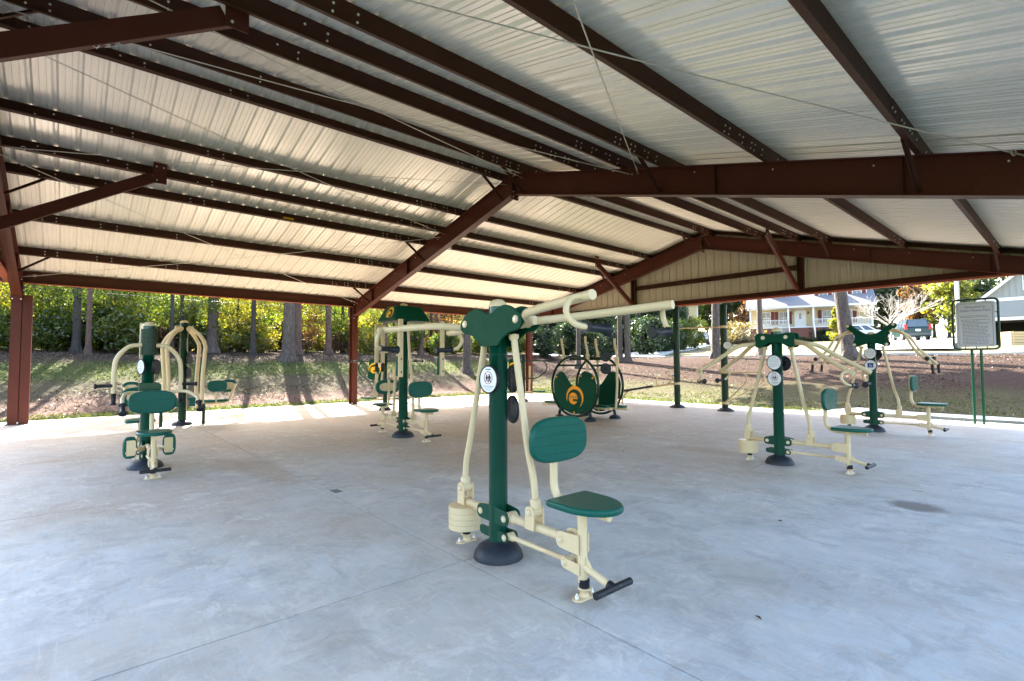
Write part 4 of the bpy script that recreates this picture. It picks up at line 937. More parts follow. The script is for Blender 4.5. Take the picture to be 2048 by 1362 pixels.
LF_PINE = leaf_mat('pine needles', [(.25, (.016,.032,.010)), (.5, (.03,.055,.016)), (.8, (.075,.09,.025))], .3)
LF_GREY = leaf_mat('dry shrub', [(.25, (.09,.075,.045)), (.5, (.17,.14,.085)), (.8, (.27,.22,.14))], .4)
def bark(name, a, b_, sc=1.0):
    m, t, b = nodes(name); tc = N(t, 'ShaderNodeTexCoord'); v = stretch(t, tc.outputs['Object'], (9*sc, 9*sc, 1.6*sc))
    n1 = noise(t, v, 1.0, 6, .7, .8); n2 = noise(t, tc.outputs['Object'], .6, 3)
    vo = N(t, 'ShaderNodeTexVoronoi'); vo.feature = 'DISTANCE_TO_EDGE'; vo.inputs['Scale'].default_value = 1.6; t.links.new(v, vo.inputs['Vector'])
    c = mixc(t, ramp(t, n1, [(.3, (0,0,0)), (.7, (1,1,1))]), a, b_)
    c = mixc(t, ramp(t, vo.outputs['Distance'], [(.0, (.75,.75,.75)), (.12, (0,0,0))]), c, [q*.35 for q in a])
    t.links.new(c, b.inputs['Base Color']); b.inputs['Roughness'].default_value = .92
    bump(t, b, mth(t, 'ADD', n1, mth(t, 'MINIMUM', vo.outputs['Distance'], .25)), .9, .05); return m
BK_PINE = bark('pine bark', (.055,.039,.029), (.145,.112,.090)); BK_DARK = bark('dark bark', (.028,.023,.02), (.075,.062,.052)); BK_RED = bark('reddish bark', (.075,.042,.030), (.17,.105,.08)); BK_PALE = bark('pale bare wood', (.33,.29,.25), (.58,.53,.47))

def leaf_mesh(name, rng, centers, radii, per, size, flat=1.0):
    """leaf-sized rhombi scattered in clumps; numpy, one mesh"""
    r = np.random.default_rng(rng); C = np.repeat(np.array(centers, float), per, 0); S = np.repeat(np.array(radii, float), per)[:, None]; n = len(C)
    off = r.normal(size=(n, 3)); off /= np.linalg.norm(off, axis=1)[:, None]+1e-9; off *= (r.random((n, 1))**.45)*S; off[:, 2] *= flat
    P = C+off; a = r.normal(size=(n, 3)); a /= np.linalg.norm(a, axis=1)[:, None]; b = r.normal(size=(n, 3)); b -= a*(a*b).sum(1)[:, None]; b /= np.linalg.norm(b, axis=1)[:, None]
    l = size*(.6+.8*r.random((n, 1))); w = l*(.42+.2*r.random((n, 1))); nn = np.cross(a, b)
    V = np.stack([P-a*l, P+b*w-a*l*.1+nn*l*.12, P+a*l, P-b*w-a*l*.1+nn*l*.12], 1).reshape(-1, 3)
    me = bpy.data.meshes.new(name); me.vertices.add(4*n); me.vertices.foreach_set('co', V.ravel().astype(np.float32))
    me.loops.add(4*n); me.loops.foreach_set('vertex_index', np.arange(4*n, dtype=np.int32)); me.polygons.add(n); me.polygons.foreach_set('loop_start', np.arange(0, 4*n, 4, dtype=np.int32)); me.polygons.foreach_set('loop_total', np.full(n, 4, np.int32)); me.update(calc_edges=True)
    return me
def trunk_mb(h, r, rng, lean=.0, flare=1.6, bend=.05, limbs=(), n=12):
    g = random.Random(rng); mb = MB(); k = 9; pts = []; rr = []
    ax = g.random()*6.28
    for i in range(k):
        t = i/(k-1); pts.append((lean*h*t+bend*math.sin(t*4+ax)*h*.06, bend*math.cos(t*3.3+ax)*h*.06*t, h*t)); rr.append(r*(1-.62*t))
    pts = [Vector(p) for p in pts]; base = [pts[0]-Vector((0, 0, .25)), pts[0]+Vector((0, 0, .05)), pts[0]+Vector((0, 0, .35)), pts[0]+Vector((0, 0, .9))]
    mb.tube(base+pts[1:], [r*flare*1.15, r*flare, r*1.18, r*1.02]+rr[1:], n)
    for i in range(5):                                   # root flare
        a = ax+i*1.256+g.random()*.4; d = Vector((math.cos(a), math.sin(a), 0)); mb.tube([pts[0]+d*r*.6+Vector((0, 0, .45)), pts[0]+d*r*1.35+Vector((0, 0, .12)), pts[0]+d*r*2.0-Vector((0, 0, .15))], [r*.35, r*.38, r*.15], 7)
    ends = []
    for (t, L, el) in limbs:
        i = t*(k-1); a0 = pts[int(i)].lerp(pts[min(k-1, int(i)+1)], i-int(i)); a = g.random()*6.28; d = Vector((math.cos(a)*math.cos(el), math.sin(a)*math.cos(el), math.sin(el)))
        q = [a0, a0+d*L*.5+Vector((0, 0, L*.05)), a0+d*L+Vector((0, 0, L*.18))]; mb.tube(q, [r*.30, r*.2, r*.07], 7); ends += [q[1], q[2]]
    return mb, ends
def make_tree(name, h, r, rng, bk, lf, crown, lean=0, size=.12, per=40, limbs=10, lz=(.3, .95), llen=(1.2, 2.6), flat=.75, cr=(.5, 1.1), extra=20, bend=.05):
    """prototype data: trunk mesh and crown mesh"""
    g = random.Random(rng); lb = [(g.uniform(*lz), g.uniform(*llen), R(g.uniform(8, 45))) for _ in range(limbs)]
    mb, ends = trunk_mb(h, r, rng, lean, 1.55, bend, lb); me = mb.mesh('trunk'); fix_normals(me); me.materials.append(bk)
    cs = [tuple(e) for e in ends]; (x0, y0, z0), (ax, ay, az) = crown
    for _ in range(extra):
        while True:
            p = Vector((g.uniform(-1, 1), g.uniform(-1, 1), g.uniform(-1, 1)))
            if .25 < p.length < 1: break
        cs.append((x0+p.x*ax, y0+p.y*ay, z0+p.z*az))
    cm = leaf_mesh('crown', rng, cs, [g.uniform(*cr) for _ in cs], per, size, flat); cm.materials.append(lf)
    return me, cm
def plant_tree(name, label, group, data, x, y, rz=0, s=1.0, zs=None, cat='tree'):
    me, cm = data; t = thing(name, label, cat, (x, y, ground_z(x, y)-.03), rz, group); t.scale = (s, s, zs or s)
    for nm, m in (('trunk', me), ('crown', cm)):
        o = bpy.data.objects.new(nm, m); COL.objects.link(o); o.parent = t
    return t
# tall pines: bare trunk with a high crown
PINES = [make_tree('pine', 19, .26, 11+i, bk, LF_PINE, ((0, 0, 16.3), (2.4, 2.4, 2.9)), size=.26, per=34, limbs=14, lz=(.70, .97), llen=(1.3, 2.6), cr=(.45, .9), extra=12, flat=.6) for i, bk in enumerate((BK_PINE, BK_PINE, BK_RED, BK_DARK))]
# understory: leafy almost to the ground
def under(i, lf, h=7.5): return make_tree('under', h, .10, 31+i, BK_DARK, lf, ((0, 0, h*.52), (2.3, 2.3, h*.46)), size=.056, per=195, limbs=16, lz=(.12, .95), llen=(.9, 2.2), cr=(.55, 1.1), extra=30, flat=.7)
UNDER_G = [under(0, LF_GREEN), under(1, LF_GREEN, 8.2)]; UNDER_Y = [under(2, LF_YELLOW), under(3, LF_YELLOW, 8.4)]; UNDER_O = [under(4, LF_ORANGE, 5.5)]; UNDER_D = [under(5, LF_DARK, 7.8)]
rt = random.Random(77)
def P_at(p, d): return spot(px(p), d)
pine_list = [ # bearing pixel, distance, scale of girth, variant, label
 (152, 22.9, .60, 3, 'dark slim pine trunk, leftmost in the wood behind the press machine'), (222, 25, .45, 3, 'thin dark trunk in the wood just left of the curved-arm press machine'), (252, 26, .50, 3, 'slim dark trunk right of the thinnest one behind the left press machine'),
 (425, 27.3, 1.05, 0, 'stout brown pine trunk flaring at its foot right of the leg-swing machine'), (402, 30.5, .55, 3, 'thin dark trunk close behind the stout brown pine'), (505, 30, .36, 3, 'thinnest straight trunk between the two stout pines left of the column'),
 (577, 26.6, 1.12, 0, 'stout grey-barked pine with pale lichen patches left of the middle column'), (596, 29, .78, 2, 'reddish trunk half hidden behind the grey-barked pine'), (655, 30.5, .66, 2, 'reddish trunk just left of the middle column'), (699, 33, .5, 2, 'slim reddish trunk behind the left edge of the middle column'),
 (772, 33, .62, 2, 'reddish trunk seen under the green hood, left one'), (842, 35, .6, 2, 'reddish trunk seen right of the hooded machine pole'), (872, 37, .5, 2, 'slim sunlit trunk right of the hooded machine, next to a hanging arm'), (934, 31, .95, 0, 'grey pine trunk between the hooded machine and the heart-shaped plate'),
 (1157, 34.5, .62, 0, 'slim grey pine behind the ring walker on the straw bank'), (1240, 33.5, .66, 0, 'left one of twin grey pines behind the ring walker'), (1255, 33.2, .72, 0, 'right one of twin grey pines behind the ring walker'), (1432, 30.5, .95, 0, 'grey pine right beside the tall pull-up posts'), (1521, 31.5, .68, 0, 'slim pine behind the bone-plated press machine'), (1697, 24.8, 1.22, 0, 'thick leaning pine behind the butterfly-plated machine')]
for i, (p, d, s, v, lab) in enumerate(pine_list):
    x, y = P_at(p, d); t = plant_tree('pine_tree', lab, 'pines around the lawn', PINES[v], x, y, i*1.7, s, max(.85, min(1.15, s*.4+.7)))
    if p > 1100:
        for ch in t.children:
            if ch.name.startswith('crown'): ch.scale = (1.5/s, 1.5/s, 1)
    if p == 1697: t.rotation_euler = (R(1.5), R(-4.0), 0)
def where(p):
    for q, w in ((95, 'at the far left edge'), (200, 'left of the press machine'), (330, 'behind the left press machine'), (440, 'behind the leg-swing machine'), (545, 'between the two stout pines'), (640, 'around the grey-barked pine'), (760, 'beside the middle column'), (860, 'behind the green hood'), (970, 'left of the heart-shaped plate')):
        if p < q: return w
    return 'behind the far corner column'
slim = random.Random(5)
for i in range(10):
    p = 70+i*90+slim.uniform(-20, 20); d = min(42, (34.5+slim.uniform(-.8, 3.5))/(.751-.66*px(p))); d -= 3.6 if i % 2 else 0; x, y = P_at(p, d); s = slim.uniform(.28, .5)
    t = plant_tree('slim_tree', 'slim dark trunk at the wood edge %s' % where(p), 'slim trunks at the wood edge', PINES[3 if slim.random() < .7 else 2], x, y, slim.random()*6, s, 1.2)
und = []
for k in range(33):                                       # the wood's leafy edge, in three ranks
    rank = k % 3; p = -60+k*35+rt.uniform(-14, 14); d = min(46, ((32.6, 36.5, 41.5)[rank]+rt.uniform(-1.2, 1.8))/(.751-.66*px(p)))
    yel = rt.random() < (.28 if p < 380 else .62); pool = UNDER_Y if yel else UNDER_G
    if rt.random() < .10: pool = UNDER_O
    if p > 960: pool = UNDER_G if rt.random() < .6 else UNDER_D
    und.append((p, d, pool[rt.randrange(len(pool))], rt.uniform(.85, 1.15)*(1, .82, .8)[rank], 'yellowing' if pool is UNDER_Y else 'orange-tinged' if pool is UNDER_O else 'dark evergreen' if pool is UNDER_D else 'green'))
for i, (p, d, dat, s, w) in enumerate(und):
    x, y = P_at(p, d); plant_tree('understory_tree', 'leafy %s young tree, %s rank of the wood %s' % (w, ('front', 'middle', 'rear')[i % 3], where(p)), 'young trees in the wood', dat, x, y, rt.random()*6.28, s)
FARB = make_tree('far', 13, .2, 91, BK_DARK, LF_GREEN, ((0, 0, 7.2), (3.6, 3.6, 6.2)), size=.26, per=110, limbs=10, lz=(.2, .9), llen=(1.5, 3), cr=(.9, 1.7), extra=34); FARY = make_tree('far', 12, .2, 92, BK_DARK, LF_YELLOW, ((0, 0, 6.6), (3.4, 3.4, 5.8)), size=.26, per=110, limbs=10, lz=(.2, .9), llen=(1.5, 3), cr=(.9, 1.7), extra=34); FARO = make_tree('far', 11, .2, 93, BK_DARK, LF_ORANGE, ((0, 0, 6.2), (3.2, 3.2, 5.2)), size=.26, per=100, limbs=10, lz=(.2, .9), llen=(1.5, 3), cr=(.9, 1.7), extra=30)
FARD = make_tree('far', 13, .22, 94, BK_DARK, LF_DARK, ((0, 0, 6.8), (3.2, 3.2, 6.4)), size=.24, per=120, limbs=10, lz=(.1, .9), llen=(1.5, 3), cr=(.9, 1.6), extra=34)
for k in range(26):
    p = -80+k*44+rt.uniform(-15, 15); d = min(62, (53+rt.uniform(-3, 6))/(.751-.66*px(p))); dat, w = ((FARD, 'dark') if rt.random() < .65 else (FARB, 'green'))
    x, y = P_at(p, d); plant_tree('forest_tree', 'tall %s broadleaf tree deep in the wood %s' % (w, where(p)), 'tall trees deep in the wood', dat, x, y, rt.random()*6.28, rt.uniform(.62, .8))
for p, d, dat, s, w in ((1085, 62, FARD, .9, 'dark'), (1140, 70, FARB, 1.0, 'green'), (1190, 66, FARD, .95, 'dark'), (1235, 75, FARB, 1.1, 'green'), (1290, 58, FARD, .75, 'dark'), (1330, 64, FARB, .8, 'green'), (1415, 80, FARB, 1.0, 'green'), (1455, 78, FARD, .9, 'dark'), (1490, 84, FARO, .95, 'autumn-brown'), (1520, 92, FARO, 1.1, 'autumn-brown'), (1560, 98, FARB, 1.2, 'green'), (1625, 100, FARD, 1.2, 'dark'), (1680, 96, FARB, 1.1, 'green'),
        (1735, 76, FARD, 1.0, 'dark'), (1765, 86, FARD, 1.1, 'dark'), (1800, 74, FARD, .85, 'dark'), (1842, 66, FARO, .66, 'autumn-brown'), (1870, 78, FARY, 1.0, 'yellow-green'), (1900, 62, FARY, .8, 'yellow-green'), (1925, 80, FARD, 1.0, 'dark'), (1985, 95, FARB, 1.2, 'green'), (2080, 100, FARB, 1.2, 'green'), (2150, 90, FARY, 1.1, 'yellow-green')):
    x, y = P_at(p, d); plant_tree('garden_tree', 'tall %s tree behind the houses across the street' % w, 'tall %s trees across the street' % w, dat, x, y, rt.random()*6.28, s)
# shrubs
def bush(rng, lf, rx, h, size=.07, n=26, per=170, cone=0):
    g = random.Random(rng); cs = []; rr = []
    for _ in range(n):
        a = g.random()*6.28; t = g.random(); q = math.sqrt(g.random()); k = (1-cone*t)*(math.sin(math.pi*min(1, .25+.75*(1-t)))**.4 if not cone else 1)
        cs.append((math.cos(a)*rx*q*k*.8, math.sin(a)*rx*q*k*.8, h*(.12+.8*t))); rr.append((.30 if not cone else .22)*rx*(1.2-.5*t*bool(cone)))
    cm = leaf_mesh('foliage', rng, cs, rr, per, size, .9); cm.materials.append(lf)
    mb = MB()
    for i in range(5): a = i*1.256; mb.tube([(math.cos(a)*.04, math.sin(a)*.04, -.1), (math.cos(a)*rx*.3, math.sin(a)*rx*.3, h*.55)], [.035, .012], 6)
    me = mb.mesh('stem'); me.materials.append(BK_DARK); return me, cm
def plant_bush(name, label, data, x, y, s=1, group=None, cat='shrub', sz=None):
    t = thing(name, label, cat, (x, y, ground_z(x, y)-.02), rt.random()*6.28, group); t.scale = (s, s, sz or s)
    for nm, m in (('stem', data[0]), ('foliage', data[1])):
        o = bpy.data.objects.new(nm, m); COL.objects.link(o); o.parent = t
    return t
B_DARK = bush(5, LF_DARK, 1.5, 2.4, .10); B_ROUND = bush(6, LF_GREEN, 1.3, 2.6, .08); B_GOLD = bush(7, LF_GOLD, 1.5, 4.6, .09, 40, 170, .85); B_LOW = bush(8, LF_DARK, .7, .7, .05, 14, 120); B_DRY = bush(9, LF_GREY, 1.6, 2.2, .09, 26, 90); B_CONE = bush(10, LF_DARK, .55, 1.9, .05, 20, 120, .8); B_SPIKE = bush(12, LF_GREEN, .5, .6, .11, 8, 40)
for p, d, dat, s, sz, nm, lab in ((1092, 41, B_DARK, .95, .95, 'shrub', 'dark evergreen shrub behind the far corner column'), (1130, 44, B_DARK, 1.1, 1.2, 'shrub', 'tall dark shrub left of the slim pine behind the walker'), (1178, 43, B_DARK, 1.0, 1.0, 'shrub', 'dark shrub right of the slim pine behind the walker'), (1212, 44, B_DARK, 1.05, 1.15, 'shrub', 'dark shrub just left of the twin pines'), (1292, 47, B_DARK, 1.35, 1.45, 'shrub', 'big dark shrub right of the twin pines'), (1328, 50, B_DARK, 1.3, 1.3, 'shrub', 'big dark shrub behind the drive, left of the first tall post'),
        (1367, 52, B_ROUND, 1.0, 1.25, 'topiary', 'clipped round shrub on a stem behind the first tall post'), (1390, 54, B_ROUND, 1.05, 1.3, 'topiary', 'clipped round shrub left of the parked dark car'), (1470, 60, B_DRY, 1.2, 1.2, 'shrub', 'dry greyish shrub right of the second tall post'), (1495, 60, B_DRY, 1.25, 1.1, 'shrub', 'dry greyish shrub left of the cream house'), (1674, 58, B_GOLD, 1.0, .9, 'golden_conifer', 'bright yellow-green conifer in front of the cream house'), (1622, 62, B_CONE, 1.0, 1.0, 'small_conifer', 'small cone-shaped conifer by the porch steps'),
        (1648, 63, B_DARK, .9, .6, 'shrub', 'dark low shrub between the small cone conifer and the golden one'), (1040, 33, B_SPIKE, 1.1, 1.1, 'yucca', 'spiky pale green plant on the bank beside the far corner column')):
    x, y = P_at(p, d); plant_bush(nm, lab, dat, x, y, s, None, 'shrub', sz)
for i in range(13):
    x, y = P_at(1455+i*21, 62.5-.12*i); plant_bush('low_hedge_shrub', 'small clipped shrub, %s from the left in the row before the cream house' % ('first second third fourth fifth sixth seventh eighth ninth tenth eleventh twelfth thirteenth'.split()[i]), B_LOW, x, y, 1.0, 'clipped shrubs before the cream house')
# low growth under the trees, and a dense belt deep in the wood
B_UND_G = bush(14, LF_GREEN, 1.5, 2.3, .075, 26, 190); B_UND_Y = bush(15, LF_YELLOW, 1.4, 2.0, .07, 26, 170); B_UND_O = bush(16, LF_ORANGE, 1.0, 1.3, .06, 20, 120)
for i in range(46):
    p = -50+i*24+rt.uniform(-10, 10); d = min(44, ((31.2, 34.5, 39)[i % 3]+rt.uniform(-.8, 1.2))/(.751-.66*px(p))); u = rt.random(); dat, w = (B_UND_O, 'reddish') if u < .12 else (B_UND_Y, 'yellow-green') if u < (.25 if p < 400 else .5) else (B_UND_G, 'green')
    if p > 960: dat, w = B_UND_G, 'green'
    x, y = P_at(p, d); plant_bush('undergrowth_shrub', 'low %s undergrowth shrub in the %s rank of the wood %s' % (w, ('front', 'middle', 'rear')[i % 3], where(p)), dat, x, y, rt.uniform(.8, 1.25), 'undergrowth shrubs in the wood')
for i in range(30):
    p = -60+i*38+rt.uniform(-8, 8); x, y = P_at(p, min(54, (47+rt.uniform(-2, 4))/(.751-.66*px(p)))); plant_bush('thicket_shrub', 'big shrub in the dense thicket deep in the wood %s' % where(p), B_DARK if rt.random() < .7 else B_UND_G, x, y, 2.1, 'thicket shrubs deep in the wood', sz=2.0)
for i in range(10):
    p = 1075+i*30; x, y = P_at(p, 55+rt.uniform(-2, 2)); plant_bush('thicket_shrub', 'tall dark shrub in the belt behind the ring walker, %s from the left' % ('first second third fourth fifth sixth seventh eighth ninth tenth'.split()[i]), B_DARK, x, y, 1.5, 'dark shrubs behind the walker', sz=2.2)
# pale leafless tree
def bare_tree():
    g = random.Random(21); x, y = P_at(1783, 50); t = thing('bare_tree', 'pale leafless tree with fanning twigs beside the green van', 'tree', (x, y, ground_z(x, y)-.05), 0)
    def grow(mb, p, d, L, r, lev):
        q = p+d*L; m = p+d*L*.5+Vector((g.uniform(-1, 1), g.uniform(-1, 1), g.uniform(-.3, .6)))*L*.07; mb.tube([p, m, q], [r, r*.8, r*.55], 6 if lev < 3 else 4, False)
        if lev >= 5: return
        for _ in range(3 if lev < 4 else 2):
            e = (d+Vector((g.uniform(-1, 1), g.uniform(-1, 1), g.uniform(-.35, .75)))*.75).normalized(); grow(mb, q if g.random() < .6 else m, e, L*g.uniform(.62, .85), r*.55, lev+1)
    tm = MB(); tm.tube([(0, 0, -.1), (.1, 0, .8), (.05, .05, 1.5)], [.20, .15, .12], 8); obj('trunk', tm, BK_PALE, t)
    cm = MB()
    for i in range(7):
        a = i*.9; grow(cm, Vector((.05, .05, 1.4)), Vector((math.cos(a)*.8, math.sin(a)*.8, .65)).normalized(), 1.65, .085, 1)
    obj('crown', cm, BK_PALE, t)
bare_tree()
# grass tufts and litter on the lawns
def blades(name, label, cat, rng, n, fn, mats, size, up=1.0):
    r = np.random.default_rng(rng); P = []
    g = random.Random(rng)
    while len(P) < n:
        q = fn(g)
        if q: P.append((q[0], q[1], ground_z(*q)))
    P = np.array(P); a = r.normal(size=(n, 3)); a[:, 2] = np.abs(a[:, 2])*.5+up; a /= np.linalg.norm(a, axis=1)[:, None]; b = r.normal(size=(n, 3)); b[:, 2] *= .2; b -= a*(a*b).sum(1)[:, None]; b /= np.linalg.norm(b, axis=1)[:, None]
    l = size*(.5+r.random((n, 1))); w = l*(.28 if up > .3 else .35)
    V = np.stack([P-b*w, P+b*w, P+a*l], 1).reshape(-1, 3); me = bpy.data.meshes.new(name); me.from_pydata(V.tolist(), [], [(3*i, 3*i+1, 3*i+2) for i in range(n)]); me.materials.append(mats)
    o = bpy.data.objects.new(name, me); COL.objects.link(o); stuff(o, label, cat); return o
LF_LAWN = leaf_mat('lawn grass', [(.25, (.025,.04,.009)), (.5, (.055,.078,.016)), (.75, (.11,.115,.035))], .4); LF_LITTER = leaf_mat('fallen pine straw and leaves', [(.2, (.03,.019,.013)), (.45, (.072,.049,.034)), (.65, (.14,.105,.078)), (.85, (.24,.20,.155))], .2)
def f_grass(g):
    if g.random() < .5:
        d = g.choice((g.uniform(-.04, 1.5), g.uniform(-.04, .5), g.uniform(5.6, 8.2))); x = -19.38-d; y = g.uniform(-12, 24)
    else:
        d = g.choice((g.uniform(-.03, 4.5), g.uniform(-.04, .5))); x = g.uniform(-24, 16); y = 17.78+d
        if -5.95 < x and y < 20.45 and (x < -3.0 or 18.55 < y < 19.95): return None
    return x, y
def f_litter(g):
    if g.random() < .5: x = -19.4-g.choice((g.uniform(1.4, 4.4), g.uniform(7.8, 12))); y = g.uniform(-12, 24)
    else:
        d = g.uniform(4.5, 13); x = g.uniform(-26, 18); y = 17.75+d
    return x, y
blades('lawn_grass', 'short green and straw-coloured grass around the slab', 'grass', 3, 52000, f_grass, LF_LAWN, .07)
blades('leaf_litter', 'brown pine straw and fallen leaves on the banks', 'litter', 4, 60000, f_litter, LF_LITTER, .05, .12)
# ------------------------------------------------------------------ street, drive, houses, cars
ROADM = concrete('street concrete', [])
def strip(name, pts, w, mat, lift=.03, thick=.1):
    """a paved strip that follows the ground"""
    mb = MB(); L = []; Rr = []
    fine = []
    for a, b in zip(pts, pts[1:]):
        n = max(2, int((Vector(b)-Vector(a)).length/1.0)); fine += [(a[0]+(b[0]-a[0])*i/n, a[1]+(b[1]-a[1])*i/n) for i in range(n)]
    fine.append(pts[-1])
    for i, p in enumerate(fine):
        q = fine[min(i+1, len(fine)-1)]; o = fine[max(i-1, 0)]; d = Vector((q[0]-o[0], q[1]-o[1])).normalized(); nrm = Vector((-d.y, d.x))
        z = max(ground_z(p[0]+nrm.x*s*w/2, p[1]+nrm.y*s*w/2) for s in (-1, 0, 1))+lift
        L.append((p[0]+nrm.x*w/2, p[1]+nrm.y*w/2, z)); Rr.append((p[0]-nrm.x*w/2, p[1]-nrm.y*w/2, z))
    n = len(fine); low = [(v[0], v[1], v[2]-thick) for v in L+Rr]
    mb.add(L+Rr+low, [(i, i+1, n+i+1, n+i) for i in range(n-1)]+[(i+1, i, 2*n+i, 2*n+i+1) for i in range(n-1)]+[(n+i, n+i+1, 3*n+i+1, 3*n+i) for i in range(n-1)])
    return struct(obj(name, mb, mat))
strip('street', [(-70, 34.6), (-40, 34.3), (0, 34.1), (45, 34.4)], 4.6, ROADM)
strip('driveway', [P_at(1235, 41.5), P_at(1300, 49), P_at(1370, 57), P_at(1412, 66)], 4.2, ROADM, .06)
strip('garage_drive', [P_at(1815, 35), P_at(1830, 43), P_at(1850, 50)], 5.0, ROADM, .05)
SIDING = paint('cream lap siding', (.45,.37,.22), .6, var=.04); WTRIM = paint('white trim', (.62,.62,.61), .5, var=.03); SHUT = paint('maroon shutter', (.11,.018,.02), .5); BRICK = paint('red brick steps', (.16,.07,.05), .85, var=.3, scale=12)
SHING = paint('grey shingles', (.13,.135,.15), .85, var=.22, scale=9, bmp=.3); GREYS = paint('grey green siding', (.235,.25,.24), .6, var=.04); BLUES = paint('blue grey lap siding', (.225,.25,.262), .6, var=.04); DARKIN = paint('dark garage interior', (.03,.028,.027), .9)
mg, tg, bgl = nodes('window glass'); bgl.inputs['Base Color'].default_value = (.05,.07,.09,1); bgl.inputs['Roughness'].default_value = .08; bgl.inputs['Specular IOR Level'].default_value = .8
GLASS = mg
def house_frame(p, d, face):
    x, y = P_at(p, d); z = ground_z(x, y); return (x, y, z), face
def window(th, x, z, w, h, y, shutters=True, grid=True):
    f = MB(); t = .07
    f.box((x-w/2-t, y-.05, z-t), (x+w/2+t, y-.005, z)); f.box((x-w/2-t, y-.05, z+h), (x+w/2+t, y-.005, z+h+t)); f.box((x-w/2-t, y-.05, z), (x-w/2, y-.005, z+h)); f.box((x+w/2, y-.05, z), (x+w/2+t, y-.005, z+h))
    if grid: f.box((x-w/2, y-.045, z+h/2-.025), (x+w/2, y-.012, z+h/2+.025)); f.box((x-.015, y-.04, z), (x+.015, y-.012, z+h))
    fr = obj('window', f, WTRIM, th); obj('pane', MB().box((x-w/2, y-.012, z), (x+w/2, y-.006, z+h)), GLASS, fr)
    if shutters:
        for s in (-1, 1):
            sm = MB(); x0 = x+s*(w/2+t+.24); sm.box((x0-.21, y-.04, z-t), (x0+.21, y-.004, z+h+t))
            for i in range(9): zz = z+h*(i+.5)/9; sm.box((x0-.17, y-.055, zz-.05), (x0+.17, y-.038, zz+.02))
            obj('shutter', sm, SHUT, th)
def porch_house():
    x, y = P_at(1602, 66); th = thing('porch_house', 'cream house with white porch railing, maroon shutters and dormers across the street', 'house', (x, y, ground_z(x, y)+.32), R(22)); zf = 1.55; W0, W1 = -6.0, 7.6; zc = zf+2.65
    wm = MB().box((W0, 0, 0), (W1, 9, zc+.1)); obj('wall', wm, SIDING, th)
    bm = MB()
    for i in range(17): z = zf+.02+i*.155; bm.box((W0, -.018, z), (W1, -.001, z+.03))
    stuff(obj('lap_boards', bm, SIDING, th))
    for cx in (-4.0, -1.95, 3.0, 5.2): window(th, cx, zf+.55, .95, 1.55, 0)
    dm = MB().box((-.52, -.05, zf), (.52, -.004, zf+2.12)); dm.box((-.66, -.06, zf), (-.52, -.002, zf+2.25)); dm.box((.52, -.06, zf), (.66, -.002, zf+2.25)); dm.box((-.66, -.06, zf+2.12), (.66, -.002, zf+2.25)); do = obj('door', dm, WTRIM, th); obj('door_light', MB().box((-.12, -.058, zf+1.1), (.12, -.05, zf+1.85)), GLASS, do); obj('handle', MB().tube([(-.40, -.05, zf+1.0), (-.40, -.12, zf+1.0)], .03, 8), STEEL, do)
    for cx in (-.95, .95): obj('porch_lamp', MB().box((cx-.08, -.14, zf+1.75), (cx+.08, -.004, zf+2.05)), paint('lamp bronze', (.08,.05,.03), .5), th, bevel=.02)
    obj('porch_floor', MB().box((W0, -2.2, zf-.16), (W1, -.02, zf-.01)), WTRIM, th); obj('porch_base', MB().box((W0+.1, -2.1, 0), (W1-.1, -1.98, zf-.16)), BRICK, th)
    for cx in (W0+.12, -1.45, 1.35, 4.6, W1-.12): obj('porch_post', MB().box((cx-.10, -2.15, zf), (cx+.10, -1.95, zc-.2)), WTRIM, th)
    for a, b in ((W0+.22, -1.55), (1.45, 4.5), (4.7, W1-.22)):
        rm = MB(); rm.box((a, -2.09, zf+.85), (b, -2.01, zf+.92)); rm.box((a, -2.08, zf+.08), (b, -2.02, zf+.14)); n = int((b-a)/.16)
        for i in range(n): q = a+(i+.5)*(b-a)/n; rm.box((q-.02, -2.07, zf+.14), (q+.02, -2.03, zf+.85))
        obj('railing', rm, WTRIM, th)
    la = MB()
    for i in range(18):
        q = -3.4+i*.11
        la.prism([(q, .25), (q+.03, .25), (q+.53, zf-.18), (q+.50, zf-.18)], 2.12, 2.13, XZ); la.prism([(q+.50, .25), (q+.53, .25), (q+.03, zf-.18), (q, zf-.18)], 2.135, 2.145, XZ)
    obj('lattice', la, WTRIM, th)
    for i in range(8): z1 = zf-.2-i*.17; obj('step', MB().box((-1.35, -2.45-.28*i, max(-.2, z1-.35)), (1.25, -2.21-.28*i+.06, z1)), BRICK, th)
    for cx in (-1.42, 1.32):
        rm = MB(); rm.tube([(cx, -2.1, zf+.9), (cx, -4.4, zf-.55)], .045, 8); rm.box((cx-.06, -4.5, -.2), (cx+.06, -4.38, zf-.5))
        for i in range(10): q = -2.25-i*.21; rm.box((cx-.02, q-.02, zf-.2-(i*.13)), (cx+.02, q+.02, zf+.82-i*.133))
        obj('stair_rail', rm, WTRIM, th)
    em = MB().box((W0-.3, -2.5, zc-.22), (W1+.3, -2.25, zc+.02)); em.box((W0-.3, -2.25, zc-.20), (W1+.3, -.01, zc-.14)); obj('fascia', em, WTRIM, th)
    rf = MB(); sl = .72; rf.add([(W0-.4, -2.55, zc), (W1+.4, -2.55, zc), (W1+.4, 4.5, zc+7.05*sl), (W0-.4, 4.5, zc+7.05*sl), (W1+.4, 11.2, zc+.2), (W0-.4, 11.2, zc+.2)], [(0,1,2,3), (3,2,4,5)]); rf.add([(W0, 0, zc), (W0, 9, zc), (W0, 4.5, zc+4.6)], [(0,1,2)]); rf.add([(W1, 0, zc), (W1, 9, zc), (W1, 4.5, zc+4.6)], [(0,2,1)])
    ro = obj('roof', rf, SHING, th, fix=False)
